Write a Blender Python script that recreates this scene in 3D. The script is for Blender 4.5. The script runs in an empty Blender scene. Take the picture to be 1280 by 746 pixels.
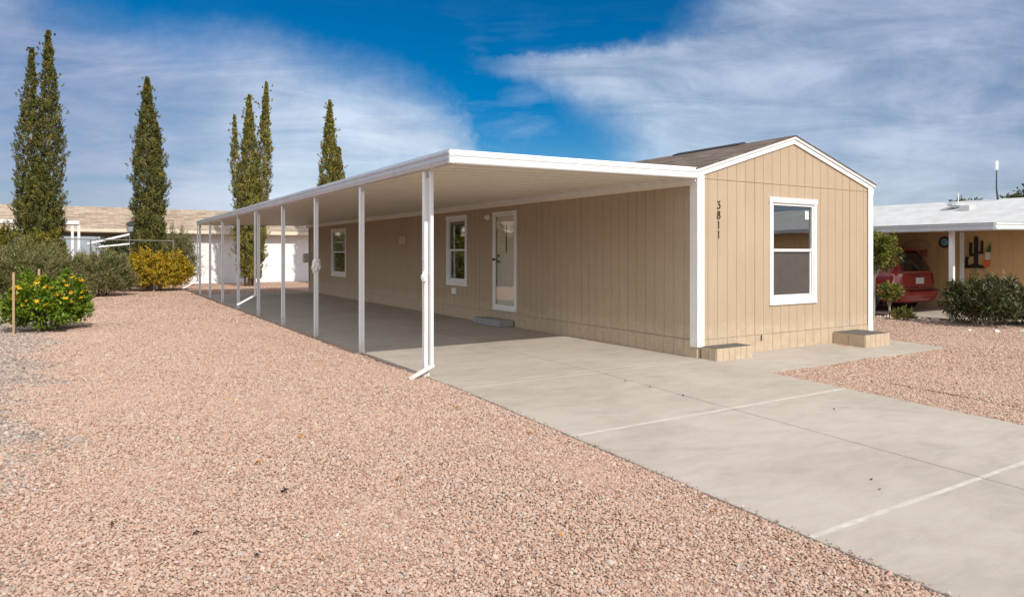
import bpy, bmesh, math, random
import numpy as np
from mathutils import Vector, Matrix
R = math.radians
S = bpy.context.scene
COL = S.collection
random.seed(4)

# ------------------------------------------------------------------ objects
def setp(o, label=None, cat=None, group=None, kind=None):
    if label: o['label'] = label
    if cat: o['category'] = cat
    if group: o['group'] = group
    if kind: o['kind'] = kind
    return o

def empty(name, loc, label, cat, group=None):
    o = bpy.data.objects.new(name, None)
    o.location = loc
    o.empty_display_size = 0.2
    COL.objects.link(o)
    return setp(o, label, cat, group)

def link(name, me, mat, parent=None, local=False):
    """parent: mesh is given in world coordinates unless local"""
    for m in (mat if isinstance(mat, (list, tuple)) else [mat]):
        me.materials.append(m)
    o = bpy.data.objects.new(name, me)
    COL.objects.link(o)
    if parent is not None:
        o.parent = parent
        if not local:
            T = Vector((0, 0, 0)); p = parent
            while p is not None:
                T += p.location; p = p.parent
            me.transform(Matrix.Translation(-T))
    return o

class MB:
    """mesh builder"""
    def __init__(s): s.bm = bmesh.new()
    def box(s, x0, x1, y0, y1, z0, z1, M=None, taper=None):
        c = [(x0,y0,z0),(x1,y0,z0),(x1,y1,z0),(x0,y1,z0),(x0,y0,z1),(x1,y0,z1),(x1,y1,z1),(x0,y1,z1)]
        c = [Vector(p) for p in c]
        if M: c = [M @ p for p in c]
        v = [s.bm.verts.new(p) for p in c]
        for f in ((3,2,1,0),(4,5,6,7),(0,1,5,4),(1,2,6,5),(2,3,7,6),(3,0,4,7)):
            s.bm.faces.new([v[i] for i in f])
        return s
    def hexa(s, c):
        v = [s.bm.verts.new(Vector(p)) for p in c]
        for f in ((3,2,1,0),(4,5,6,7),(0,1,5,4),(1,2,6,5),(2,3,7,6),(3,0,4,7)):
            s.bm.faces.new([v[i] for i in f])
        return s
    def prism(s, poly, fn0, fn1):
        """poly 2d points, fn0/fn1 map 2d -> 3d for both ends"""
        a = [s.bm.verts.new(Vector(fn0(p))) for p in poly]
        b = [s.bm.verts.new(Vector(fn1(p))) for p in poly]
        n = len(poly)
        s.bm.faces.new(a[::-1]); s.bm.faces.new(b)
        for i in range(n):
            s.bm.faces.new((a[i], a[(i+1) % n], b[(i+1) % n], b[i]))
        return s
    def face(s, pts):
        s.bm.faces.new([s.bm.verts.new(Vector(p)) for p in pts]); return s
    def tube(s, pts, r, n=10, closed=False):
        pts = [Vector(p) for p in pts]
        rs = r if isinstance(r, (list, tuple)) else [r]*len(pts)
        rings = []
        for i, p in enumerate(pts):
            if i == 0: d = pts[1]-p
            elif i == len(pts)-1: d = p-pts[i-1]
            else: d = (pts[i+1]-pts[i-1])
            d.normalize()
            u = d.cross(Vector((0,0,1)))
            if u.length < .05: u = d.cross(Vector((1,0,0)))
            u.normalize(); w = d.cross(u)
            rings.append([s.bm.verts.new(p + rs[i]*(math.cos(t)*u + math.sin(t)*w)) for t in [2*math.pi*k/n for k in range(n)]])
        for a, b in zip(rings, rings[1:]):
            for k in range(n):
                s.bm.faces.new((a[k], a[(k+1) % n], b[(k+1) % n], b[k]))
        if not closed:
            s.bm.faces.new(rings[0][::-1]); s.bm.faces.new(rings[-1])
        return s
    def lathe(s, c, prof, n=20, axis='z'):
        rings = []
        for r, h in prof:
            ring = []
            for k in range(n):
                t = 2*math.pi*k/n
                if axis == 'z': q = (c[0]+r*math.cos(t), c[1]+r*math.sin(t), c[2]+h)
                elif axis == 'y': q = (c[0]+r*math.cos(t), c[1]+h, c[2]+r*math.sin(t))
                else: q = (c[0]+h, c[1]+r*math.cos(t), c[2]+r*math.sin(t))
                ring.append(s.bm.verts.new(q))
            rings.append(ring)
        for a, b in zip(rings, rings[1:]):
            for k in range(n): s.bm.faces.new((a[k], a[(k+1) % n], b[(k+1) % n], b[k]))
        s.bm.faces.new(rings[0][::-1]); s.bm.faces.new(rings[-1])
        return s
    def mesh(s, bevel=0, smooth=False):
        bmesh.ops.recalc_face_normals(s.bm, faces=s.bm.faces[:])
        if bevel:
            bmesh.ops.bevel(s.bm, geom=s.bm.edges[:], offset=bevel, segments=1, affect='EDGES', clamp_overlap=True)
        me = bpy.data.meshes.new('mesh'); s.bm.to_mesh(me); s.bm.free()
        if smooth:
            for p in me.polygons: p.use_smooth = True
        return me
    def obj(s, name, mat, parent=None, bevel=0, smooth=False):
        return link(name, s.mesh(bevel, smooth), mat, parent)

# ---------------------------------------------------------------- materials
class NT:
    def __init__(s, tree): s.t = tree; s.n = tree.nodes; s.l = tree.links
    def new(s, typ, **kw):
        n = s.n.new(typ)
        for k, v in kw.items():
            if k.startswith('_'): setattr(n, k[1:], v)
        return n
    def put(s, sock, v):
        if hasattr(v, 'links') or isinstance(v, bpy.types.NodeSocket): s.l.new(v, sock)
        else: sock.default_value = v
    def math(s, op, a, b=None, c=None, clamp=False):
        n = s.n.new('ShaderNodeMath'); n.operation = op; n.use_clamp = clamp
        s.put(n.inputs[0], a)
        if b is not None: s.put(n.inputs[1], b)
        if c is not None: s.put(n.inputs[2], c)
        return n.outputs[0]
    def noise(s, vec, scale, detail=4, rough=.55, dim='3D', dist=0):
        n = s.n.new('ShaderNodeTexNoise'); n.noise_dimensions = dim
        if vec is not None: s.l.new(vec, n.inputs['Vector'])
        n.inputs['Scale'].default_value = scale; n.inputs['Detail'].default_value = detail
        n.inputs['Roughness'].default_value = rough; n.inputs['Distortion'].default_value = dist
        return n.outputs['Fac']
    def vor(s, vec, scale, feature='F1', out='Distance', rnd=1):
        n = s.n.new('ShaderNodeTexVoronoi'); n.feature = feature
        if vec is not None: s.l.new(vec, n.inputs['Vector'])
        n.inputs['Scale'].default_value = scale
        n.inputs['Randomness'].default_value = rnd
        return n.outputs[out]
    def ramp(s, fac, stops, interp='LINEAR'):
        n = s.n.new('ShaderNodeValToRGB'); s.l.new(fac, n.inputs[0])
        cr = n.color_ramp; cr.interpolation = interp
        while len(cr.elements) < len(stops): cr.elements.new(.5)
        for e, (p, c) in zip(cr.elements, stops):
            e.position = p
            e.color = (c, c, c, 1) if isinstance(c, (int, float)) else (*c, 1)
        return n.outputs['Color']
    def maprange(s, v, a, b, c=0, d=1, smooth=False):
        n = s.n.new('ShaderNodeMapRange')
        if smooth: n.interpolation_type = 'SMOOTHSTEP'
        s.put(n.inputs['Value'], v)
        for k, x in zip(('From Min', 'From Max', 'To Min', 'To Max'), (a, b, c, d)): s.put(n.inputs[k], x)
        return n.outputs[0]
    def mix(s, fac, a, b, mode='MIX'):
        n = s.n.new('ShaderNodeMix'); n.data_type = 'RGBA'; n.blend_type = mode
        s.put(n.inputs[0], fac)
        s.put(n.inputs[6], (*a, 1) if isinstance(a, tuple) and len(a) == 3 else a)
        s.put(n.inputs[7], (*b, 1) if isinstance(b, tuple) and len(b) == 3 else b)
        return n.outputs[2]
    def mapping(s, vec, scale=(1,1,1), loc=(0,0,0), rot=(0,0,0)):
        n = s.n.new('ShaderNodeMapping'); s.l.new(vec, n.inputs[0])
        n.inputs['Scale'].default_value = scale; n.inputs['Location'].default_value = loc
        n.inputs['Rotation'].default_value = rot
        return n.outputs[0]
    def bump(s, h, strength=.3, dist=.01, normal=None):
        n = s.n.new('ShaderNodeBump'); n.inputs['Strength'].default_value = strength
        n.inputs['Distance'].default_value = dist; s.l.new(h, n.inputs['Height'])
        if normal is not None: s.l.new(normal, n.inputs['Normal'])
        return n.outputs[0]

def mat(name, base=(.5,.5,.5), rough=.6, metal=0, spec=.5):
    m = bpy.data.materials.new(name); m.use_nodes = True
    t = NT(m.node_tree); p = t.n['Principled BSDF']
    p.inputs['Base Color'].default_value = (*base, 1)
    p.inputs['Roughness'].default_value = rough
    p.inputs['Metallic'].default_value = metal
    p.inputs['Specular IOR Level'].default_value = spec
    return m, t, p
def wpos(t):
    return t.n.new('ShaderNodeNewGeometry').outputs['Position']

def m_mottle(name, c1, c2, scale=3, rough=.6, metal=0, bump=0, bscale=60, stretch=(1,1,1), detail=5):
    m, t, p = mat(name, c1, rough, metal)
    v = t.mapping(wpos(t), stretch)
    f = t.noise(v, scale, detail, .6)
    t.put(p.inputs['Base Color'], t.ramp(f, [(.3, c1), (.7, c2)]))
    t.put(p.inputs['Roughness'], t.maprange(t.noise(v, scale*4, 3), .3, .7, max(.05, rough-.1), min(1, rough+.1)))
    if bump: t.put(p.inputs['Normal'], t.bump(t.noise(v, bscale, 4), bump, .004))
    return m

M = {}
# white aluminium paint
def weathered(name, c1, c2, rough, streak=.25):
    m, t, p = mat(name, c1, rough)
    P = wpos(t); f = t.noise(P, 3, 5, .6)
    col = t.ramp(f, [(.3, c1), (.7, c2)])
    st = t.noise(t.mapping(P, (22, 22, 1.1)), 1, 5, .65)
    col = t.mix(t.maprange(st, .54, .76, 0, streak), col, (.46,.42,.36))
    sx = t.n.new('ShaderNodeSeparateXYZ'); t.l.new(P, sx.inputs[0])
    low = t.maprange(t.math('ADD', sx.outputs['Z'], t.math('MULTIPLY', t.math('SUBTRACT', t.noise(P, 14, 5, .7), .5), .5)), -.08, .22, 1, 0)
    col = t.mix(t.math('MULTIPLY', low, .6), col, (.50,.38,.28))
    sp = t.noise(P, 38, 4, .7)
    col = t.mix(t.maprange(sp, .66, .74, 0, .35), col, (.40,.34,.28))
    t.put(p.inputs['Base Color'], col)
    t.put(p.inputs['Roughness'], t.maprange(f, .3, .7, rough-.08, rough+.12))
    t.put(p.inputs['Normal'], t.bump(t.noise(t.mapping(P, (1, 1, .4)), 5, 4), .12, .006))
    return m
M['white'] = weathered('white_paint', (.80,.80,.79), (.74,.735,.72), .40)
M['whitetrim'] = weathered('white_trim', (.80,.79,.77), (.72,.705,.67), .55)
M['alu'] = m_mottle('milled_aluminium', (.62,.63,.66), (.54,.55,.58), 3, .36, .35, .04, 40)
M['soffit'] = m_mottle('soffit_enamel', (.80,.755,.65), (.75,.70,.60), 1.2, .45)
M['cream'] = m_mottle('cream_enamel', (.80,.74,.63), (.75,.69,.58), 2, .45)
M['dark'] = m_mottle('dark_trim', (.02,.02,.022), (.03,.03,.03), 5, .6)
M['black'] = m_mottle('black_paint', (.012,.012,.013), (.02,.02,.02), 5, .4)
M['chrome'] = m_mottle('bright_metal', (.75,.75,.75), (.65,.65,.65), 5, .2, 1)
M['wood'] = m_mottle('raw_wood', (.44,.28,.16), (.34,.21,.12), 12, .8, 0, .2, 60, (1,1,.2))
M['edging'] = m_mottle('edging_wood', (.16,.075,.035), (.25,.13,.06), 8, .85, 0, .3, 60, (1,.2,1))

def siding(name, c1, c2):
    m, t, p = mat(name, c1, .75, 0, .25)
    P = wpos(t)
    big = t.noise(P, .9, 4, .6)
    grain = t.noise(t.mapping(P, (60, 60, 2.2)), 1.0, 4, .65)
    fine = t.noise(P, 45, 4, .6)
    col = t.ramp(big, [(.3, c1), (.72, c2)])
    col = t.mix(t.maprange(grain, .35, .7, 0, .30), col, tuple(x*.80 for x in c1))
    # dried splash marks low on the wall: their own ragged outline
    sx = t.n.new('ShaderNodeSeparateXYZ'); t.l.new(P, sx.inputs[0])
    edge = t.math('ADD', sx.outputs['Z'], t.math('MULTIPLY', t.math('SUBTRACT', t.noise(P, 3.5, 5, .65), .5), .55))
    low = t.maprange(edge, .30, .55, 1, 0, True)
    low = t.math('MULTIPLY', low, t.maprange(t.noise(P, 9, 5, .7), .35, .65, .15, 1))
    col = t.mix(t.math('MULTIPLY', low, .38), col, (.62,.52,.39))
    # faint vertical water marks
    st = t.noise(t.mapping(P, (9, 9, .5)), 1, 4, .6)
    col = t.mix(t.maprange(st, .58, .75, 0, .22), col, (.60,.49,.35))
    t.put(p.inputs['Base Color'], col)
    h = t.math('ADD', grain, t.math('MULTIPLY', fine, .5))
    t.put(p.inputs['Normal'], t.bump(h, .35, .004))
    return m
M['siding'] = siding('tan_siding', (.405,.310,.210), (.450,.348,.240))
M['siding_dark'] = m_mottle('siding_groove', (.33,.25,.17), (.37,.28,.195), 5, .85)
M['nbwall'] = siding('ochre_siding', (.60,.37,.18), (.66,.43,.22))

def shingles(name, cols, bw=.30):
    m, t, p = mat(name, cols[0], .9, 0, .2)
    P = t.n.new('ShaderNodeTexCoord').outputs['UV']
    b = t.n.new('ShaderNodeTexBrick')
    t.l.new(P, b.inputs['Vector'])
    b.inputs['Scale'].default_value = 1
    b.inputs['Brick Width'].default_value = bw; b.inputs['Row Height'].default_value = .14
    b.inputs['Mortar Size'].default_value = .006; b.inputs['Mortar Smooth'].default_value = .3
    b.inputs['Color1'].default_value = (0,0,0,1); b.inputs['Color2'].default_value = (1,1,1,1)
    b.inputs['Mortar'].default_value = (.5,.5,.5,1)
    n = t.noise(P, 2.2, 5, .7)
    f = t.math('ADD', t.math('MULTIPLY', b.outputs['Color'], .55), t.math('MULTIPLY', n, .5))
    n2 = t.noise(P, 130, 3, .7)
    f = t.math('ADD', f, t.math('MULTIPLY', t.math('SUBTRACT', n2, .5), .35))
    col = t.ramp(f, [(.15, cols[0]), (.5, cols[1]), (.85, cols[2])])
    col = t.mix(t.math('MULTIPLY', b.outputs['Fac'], .55), col, tuple(x*.35 for x in cols[0]))
    t.put(p.inputs['Base Color'], col)
    h = t.math('SUBTRACT', t.math('MULTIPLY', n2, .3), b.outputs['Fac'])
    t.put(p.inputs['Normal'], t.bump(h, .6, .01))
    return m
M['roof'] = shingles('brown_shingles', [(.085,.062,.048), (.135,.10,.078), (.19,.15,.12)])
M['roof_tan'] = shingles('tan_shingles', [(.20,.145,.105), (.37,.28,.205), (.50,.40,.31)], .5)
M['roof_grey'] = shingles('grey_shingles', [(.10,.10,.11), (.14,.14,.15), (.2,.2,.2)])
M['roof_white'] = m_mottle('white_roof_coating', (.54,.54,.53), (.43,.425,.415), 2.5, .75, 0, .2, 12)

def concrete(name):
    m, t, p = mat(name, (.44,.41,.36), .8, 0, .3)
    P = wpos(t)
    big = t.noise(P, .55, 5, .62, dist=.6)
    mid = t.noise(t.mapping(P, (1, 2.4, 1), rot=(0,0,.3)), 2.1, 6, .7, dist=.5)
    fine = t.noise(P, 55, 4, .7)
    f = t.math('ADD', t.math('MULTIPLY', big, .55), t.math('MULTIPLY', mid, .45))
    col = t.ramp(f, [(.34, (.325,.280,.232)), (.50, (.395,.345,.289)), (.66, (.450,.400,.340))])
    col = t.mix(t.maprange(fine, .35, .75, 0, .22), col, (.30,.28,.25))
    # curved scuffs left by tyres and trowel
    w = t.n.new('ShaderNodeTexWave'); w.wave_type = 'RINGS'; w.rings_direction = 'Z'
    t.l.new(t.mapping(P, (1,1,1), (-1.2, 3.5, 0)), w.inputs['Vector'])
    w.inputs['Scale'].default_value = .55; w.inputs['Distortion'].default_value = 5
    w.inputs['Detail'].default_value = 4; w.inputs['Detail Scale'].default_value = .8
    sc = t.math('MULTIPLY', t.maprange(w.outputs['Fac'], .82, .98, 0, 1), t.maprange(t.noise(P, 1.3, 5, .7), .48, .68, 0, 1))
    col = t.mix(t.math('MULTIPLY', sc, .42), col, (.25,.22,.19))
    tr = t.noise(t.mapping(P, (1.1, 9, 1), rot=(0,0,-.35)), 1.0, 5, .7, dist=.8)
    col = t.mix(t.maprange(tr, .56, .72, 0, .45), col, (.29,.26,.225))
    # small dark marks
    sp = t.noise(t.mapping(P, (3, 14, 1), rot=(0,0,.8)), 2.1, 6, .8)
    col = t.mix(t.maprange(sp, .66, .72, 0, .6), col, (.15,.13,.115))
    t.put(p.inputs['Base Color'], col)
    t.put(p.inputs['Normal'], t.bump(t.math('ADD', fine, mid), .18, .003))
    return m
M['concrete'] = concrete('concrete')
M['joint'] = m_mottle('joint_sealant', (.53,.50,.43), (.40,.37,.31), 9, .8)
M['step'] = m_mottle('grey_step_block', (.22,.23,.22), (.30,.31,.29), 14, .9, 0, .5, 60)

# gravel --------------------------------------------------------------
PINK = [(0, (.16,.082,.057)), (.12, (.31,.175,.12)), (.3, (.395,.240,.170)), (.5, (.435,.287,.208)), (.68, (.385,.247,.182)), (.80, (.48,.36,.275)), (.90, (.31,.245,.21)), (1, (.52,.43,.355))]
GREY = [(0, (.07,.058,.052)), (.3, (.17,.14,.125)), (.6, (.26,.22,.19)), (.8, (.38,.27,.205)), (1, (.46,.40,.35))]
def greymask(t, P):
    """where the neighbour's grey gravel begins: a ragged line on the ground"""
    s = t.n.new('ShaderNodeSeparateXYZ'); t.l.new(P, s.inputs[0])
    n = t.noise(P, 1.1, 4, .6)
    x = t.math('ADD', s.outputs['X'], t.math('MULTIPLY', t.math('SUBTRACT', n, .5), 1.1))
    return t.maprange(x, -1.35, -.55, .8, 0, True)
def gravel_ground():
    m, t, p = mat('gravel_ground', (.4,.3,.25), .95, 0, .15)
    P = wpos(t)
    def cells(sc):
        v = t.n.new('ShaderNodeTexVoronoi'); t.l.new(P, v.inputs['Vector']); v.inputs['Scale'].default_value = sc
        s = t.n.new('ShaderNodeSeparateColor'); t.l.new(v.outputs['Color'], s.inputs[0])
        return s.outputs[0], v.outputs['Distance']
    c1, d1 = cells(62)
    c2, d2 = cells(22)
    f = t.math('ADD', t.math('MULTIPLY', c1, .7), t.math('MULTIPLY', c2, .3))
    pink = t.ramp(f, PINK); grey = t.ramp(f, GREY)
    col = t.mix(greymask(t, P), pink, grey)
    patch = t.noise(P, .35, 4, .6)
    col = t.mix(t.maprange(patch, .4, .7, 0, .25), col, (.52,.34,.26))
    gap = t.maprange(t.vor(P, 62, 'DISTANCE_TO_EDGE'), 0, .10, 1, 0)
    col = t.mix(t.math('MULTIPLY', gap, .18), col, (.16,.09,.07))
    t.put(p.inputs['Base Color'], col)
    h = t.math('ADD', t.math('MULTIPLY', d1, -1.0), t.math('MULTIPLY', c1, .5))
    t.put(p.inputs['Normal'], t.bump(h, .45, .012))
    return m
M['ground'] = gravel_ground()
def stone_mat():
    m, t, p = mat('gravel_stone', (.4,.3,.25), .85, 0, .25)
    a = t.n.new('ShaderNodeAttribute'); a.attribute_type = 'INSTANCER'; a.attribute_name = 'tone'
    g = t.n.new('ShaderNodeAttribute'); g.attribute_type = 'INSTANCER'; g.attribute_name = 'greyness'
    col = t.mix(g.outputs['Fac'], t.ramp(a.outputs['Fac'], PINK), t.ramp(a.outputs['Fac'], GREY))
    n = t.noise(t.n.new('ShaderNodeTexCoord').outputs['Object'], 2.2, 4, .7)
    col = t.mix(t.maprange(n, .3, .75, 0, .3), col, (.62,.50,.42))
    t.put(p.inputs['Base Color'], col)
    return m
M['stone'] = stone_mat()
M['asphalt'] = m_mottle('asphalt', (.045,.045,.047), (.07,.068,.065), 30, .9, 0, .4, 90)

# glass ---------------------------------------------------------------
def glass(name, tint=(.75,.8,.8), ior=1.7, rough=.0, base=.12):
    m = bpy.data.materials.new(name); m.use_nodes = True
    t = NT(m.node_tree); t.n.clear()
    o = t.n.new('ShaderNodeOutputMaterial')
    tr = t.n.new('ShaderNodeBsdfTransparent'); tr.inputs[0].default_value = (*tint, 1)
    gl = t.n.new('ShaderNodeBsdfGlossy'); gl.inputs['Roughness'].default_value = rough
    P = wpos(t)
    t.l.new(t.bump(t.noise(P, 1.6, 2), .06, .02), gl.inputs['Normal'])
    f = t.n.new('ShaderNodeLayerWeight'); f.inputs['Blend'].default_value = .5
    fac = t.math('ADD', t.math('MULTIPLY', t.math('POWER', f.outputs['Facing'], 4.0), 1-base), base, clamp=True)
    mx = t.n.new('ShaderNodeMixShader'); t.l.new(fac, mx.inputs[0])
    t.l.new(tr.outputs[0], mx.inputs[1]); t.l.new(gl.outputs[0], mx.inputs[2])
    t.l.new(mx.outputs[0], o.inputs[0])
    return m
M['glass'] = glass('window_glass', (.42,.45,.46), 1.75, 0, .28)
M['doorglass'] = glass('door_glass', (.98,.97,.95), 1.6, 0, .12)
M['carglass'] = glass('car_glass', (.10,.10,.10), 1.5, .0, .04)
M['screen'] = m_mottle('insect_screen', (.062,.053,.046), (.078,.067,.058), 3, .5)
M['room'] = m_mottle('dark_room', (.018,.018,.02), (.028,.027,.027), 3, .9)
M['blind'] = m_mottle('pale_blind', (.5,.46,.38), (.45,.41,.34), 3, .8)
M['brass'] = m_mottle('dull_brass', (.20,.15,.08), (.15,.11,.06), 9, .35, .8)
M['door'] = m_mottle('door_white', (.84,.81,.76), (.80,.77,.71), 2, .45)

# foliage --------------------------------------------------------------
def leafmat(name, stops, trans=.25, rough=.55):
    m = bpy.data.materials.new(name); m.use_nodes = True
    t = NT(m.node_tree); p = t.n['Principled BSDF']
    a = t.n.new('ShaderNodeAttribute'); a.attribute_name = 'tone'
    col = t.ramp(a.outputs['Fac'], stops)
    t.put(p.inputs['Base Color'], col)
    p.inputs['Roughness'].default_value = rough; p.inputs['Specular IOR Level'].default_value = .35
    tl = t.n.new('ShaderNodeBsdfTranslucent'); t.l.new(col, tl.inputs[0])
    mx = t.n.new('ShaderNodeMixShader'); mx.inputs[0].default_value = trans
    t.l.new(p.outputs[0], mx.inputs[1]); t.l.new(tl.outputs[0], mx.inputs[2])
    t.l.new(mx.outputs[0], t.n['Material Output'].inputs[0])
    return m
M['cypress'] = leafmat('cypress_leaf', [(0,(.05,.055,.014)), (.35,(.105,.11,.022)), (.7,(.18,.17,.034)), (.95,(.26,.215,.05)), (1,(.25,.15,.055))], .12)
M['cypress_y'] = leafmat('cypress_leaf_yellow', [(0,(.08,.08,.018)), (.35,(.17,.16,.03)), (.7,(.29,.255,.05)), (.95,(.38,.31,.08)), (1,(.32,.20,.08))], .12)
M['lush'] = leafmat('lush_leaf', [(0,(.06,.11,.012)), (.45,(.15,.24,.018)), (.8,(.28,.36,.03)), (1,(.50,.48,.05))], .4, .4)
M['olive'] = leafmat('olive_leaf', [(0,(.12,.12,.04)), (.5,(.24,.23,.085)), (.85,(.34,.31,.13)), (1,(.44,.37,.17))], .3)
M['golden'] = leafmat('golden_leaf', [(0,(.16,.14,.015)), (.4,(.38,.27,.02)), (.8,(.66,.43,.02)), (1,(.74,.46,.03))], .3)
M['hedge'] = leafmat('hedge_leaf', [(0,(.09,.085,.012)), (.4,(.17,.16,.02)), (.8,(.32,.26,.025)), (1,(.40,.28,.03))], .3)
M['oleander'] = leafmat('oleander_leaf', [(0,(.03,.036,.012)), (.5,(.06,.068,.022)), (.8,(.15,.15,.05)), (1,(.38,.30,.13))], .25, .38)
M['citrus'] = leafmat('citrus_leaf', [(0,(.06,.08,.015)), (.4,(.14,.17,.03)), (.8,(.28,.28,.06)), (1,(.45,.22,.11))], .3, .4)
M['farleaf'] = leafmat('far_leaf', [(0,(.04,.05,.015)), (1,(.12,.13,.04))], .2)
M['flower'] = leafmat('yellow_flower', [(0,(.75,.42,.01)), (.6,(.82,.55,.02)), (1,(.80,.30,.02))], .3)
M['bark'] = m_mottle('bark', (.13,.09,.06), (.22,.16,.11), 9, .9, 0, .6, 30, (1,1,.3))
M['palebark'] = m_mottle('pale_bark', (.42,.37,.30), (.30,.25,.20), 14, .9, 0, .4, 30, (1,1,.3))

# ----------------------------------------------------------- camera, light
AZ = math.atan(534/860)
cam = bpy.data.cameras.new('camera'); co = bpy.data.objects.new('camera', cam)
COL.objects.link(co); S.camera = co
cam.lens = 36*860/1280; cam.sensor_width = 36; cam.shift_y = -57/1280
cam.clip_end = 3000
co.location = (0, 0, 1.55); co.rotation_euler = (R(90), 0, -AZ)
SUN_EL = 39
sd = bpy.data.lights.new('sun', 'SUN'); sd.energy = 3.45; sd.angle = R(.53); sd.color = (1, .945, .86)
so = bpy.data.objects.new('sun', sd); COL.objects.link(so)
so.rotation_euler = (R(90-SUN_EL), 0, R(0.6)); so.location = (0, -10, 20)

W = bpy.data.worlds.new('World'); S.world = W; W.use_nodes = True
def build_world():
    t = NT(W.node_tree); bg = t.n['Background']
    sky = t.n.new('ShaderNodeTexSky'); sky.sky_type = 'NISHITA'; sky.sun_disc = False
    sky.sun_elevation = R(SUN_EL); sky.sun_rotation = R(180)
    sky.altitude = 700; sky.air_density = 1.0; sky.dust_density = .5; sky.ozone_density = 3.5
    D = t.n.new('ShaderNodeTexCoord').outputs['Generated']
    # direction in a frame whose axis points north-north-east along the ground
    ca, sa = math.cos(AZ), math.sin(AZ)
    def dot(v):
        n = t.n.new('ShaderNodeVectorMath'); n.operation = 'DOT_PRODUCT'
        t.l.new(D, n.inputs[0]); n.inputs[1].default_value = v; return n.outputs['Value']
    fz = t.math('MAXIMUM', t.math('ABSOLUTE', dot((sa, ca, 0))), .15)
    s = t.math('DIVIDE', dot((ca, -sa, 0)), fz)
    e = t.math('DIVIDE', t.math('ABSOLUTE', dot((0, 0, 1))), fz)
    cb = t.n.new('ShaderNodeCombineXYZ'); t.l.new(s, cb.inputs[0]); t.l.new(e, cb.inputs[1])
    V = cb.outputs[0]
    # warp
    w1 = t.math('SUBTRACT', t.noise(V, 4.5, 8, .68), .5)
    w2 = t.math('SUBTRACT', t.noise(t.mapping(V, loc=(7, 3, 0)), 4.0, 8, .68), .5)
    ss = t.math('ADD', s, t.math('MULTIPLY', w1, .17)); ee = t.math('ADD', e, t.math('MULTIPLY', w2, .10))
    def curve(v, pts, lo, hi):
        n = t.n.new('ShaderNodeFloatCurve')
        c = n.mapping.curves[0]
        P = [((a-lo)/(hi-lo), b) for a, b in pts]
        c.points[0].location = P[0]; c.points[1].location = P[-1]
        for q in P[1:-1]: c.points.new(*q)
        for q in c.points: q.handle_type = 'AUTO'
        n.mapping.update()
        t.l.new(t.maprange(v, lo, hi, 0, 1), n.inputs['Value'])
        return n.outputs[0]
    X = lambda px: (px-640)/860
    Y = lambda py: (316-py)/860
    # west cloud: lies under a boundary height given per bearing
    b1 = curve(ss, [(X(-100), .60), (X(60), .42), (X(150), Y(0)), (X(240), Y(15)), (X(330), Y(28)), (X(430), Y(62)), (X(520), Y(85)), (X(575), Y(135)), (X(600), Y(200)), (X(640), Y(262)), (X(700), Y(285))], X(-100), X(700))
    c1 = t.maprange(t.math('SUBTRACT', b1, ee), -.015, .105, 0, 1, True)
    # east cloud: lies beyond a bearing given per height
    b2 = curve(ee, [(Y(316), X(520)), (Y(260), X(560)), (Y(200), X(700)), (Y(150), X(690)), (Y(110), X(640)), (Y(75), X(590)), (Y(55), X(740)), (Y(25), X(815)), (Y(-20), X(840)), (Y(-150), X(800))], Y(316), Y(-150))
    b2 = t.math('ADD', t.math('MULTIPLY', b2, 1), 0)
    return t, bg, sky, s, e, ss, ee, V, c1, curve, X, Y
t, bg, sky, s_, e_, ss_, ee_, V_, c1_, curve_, X_, Y_ = build_world()
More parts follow.
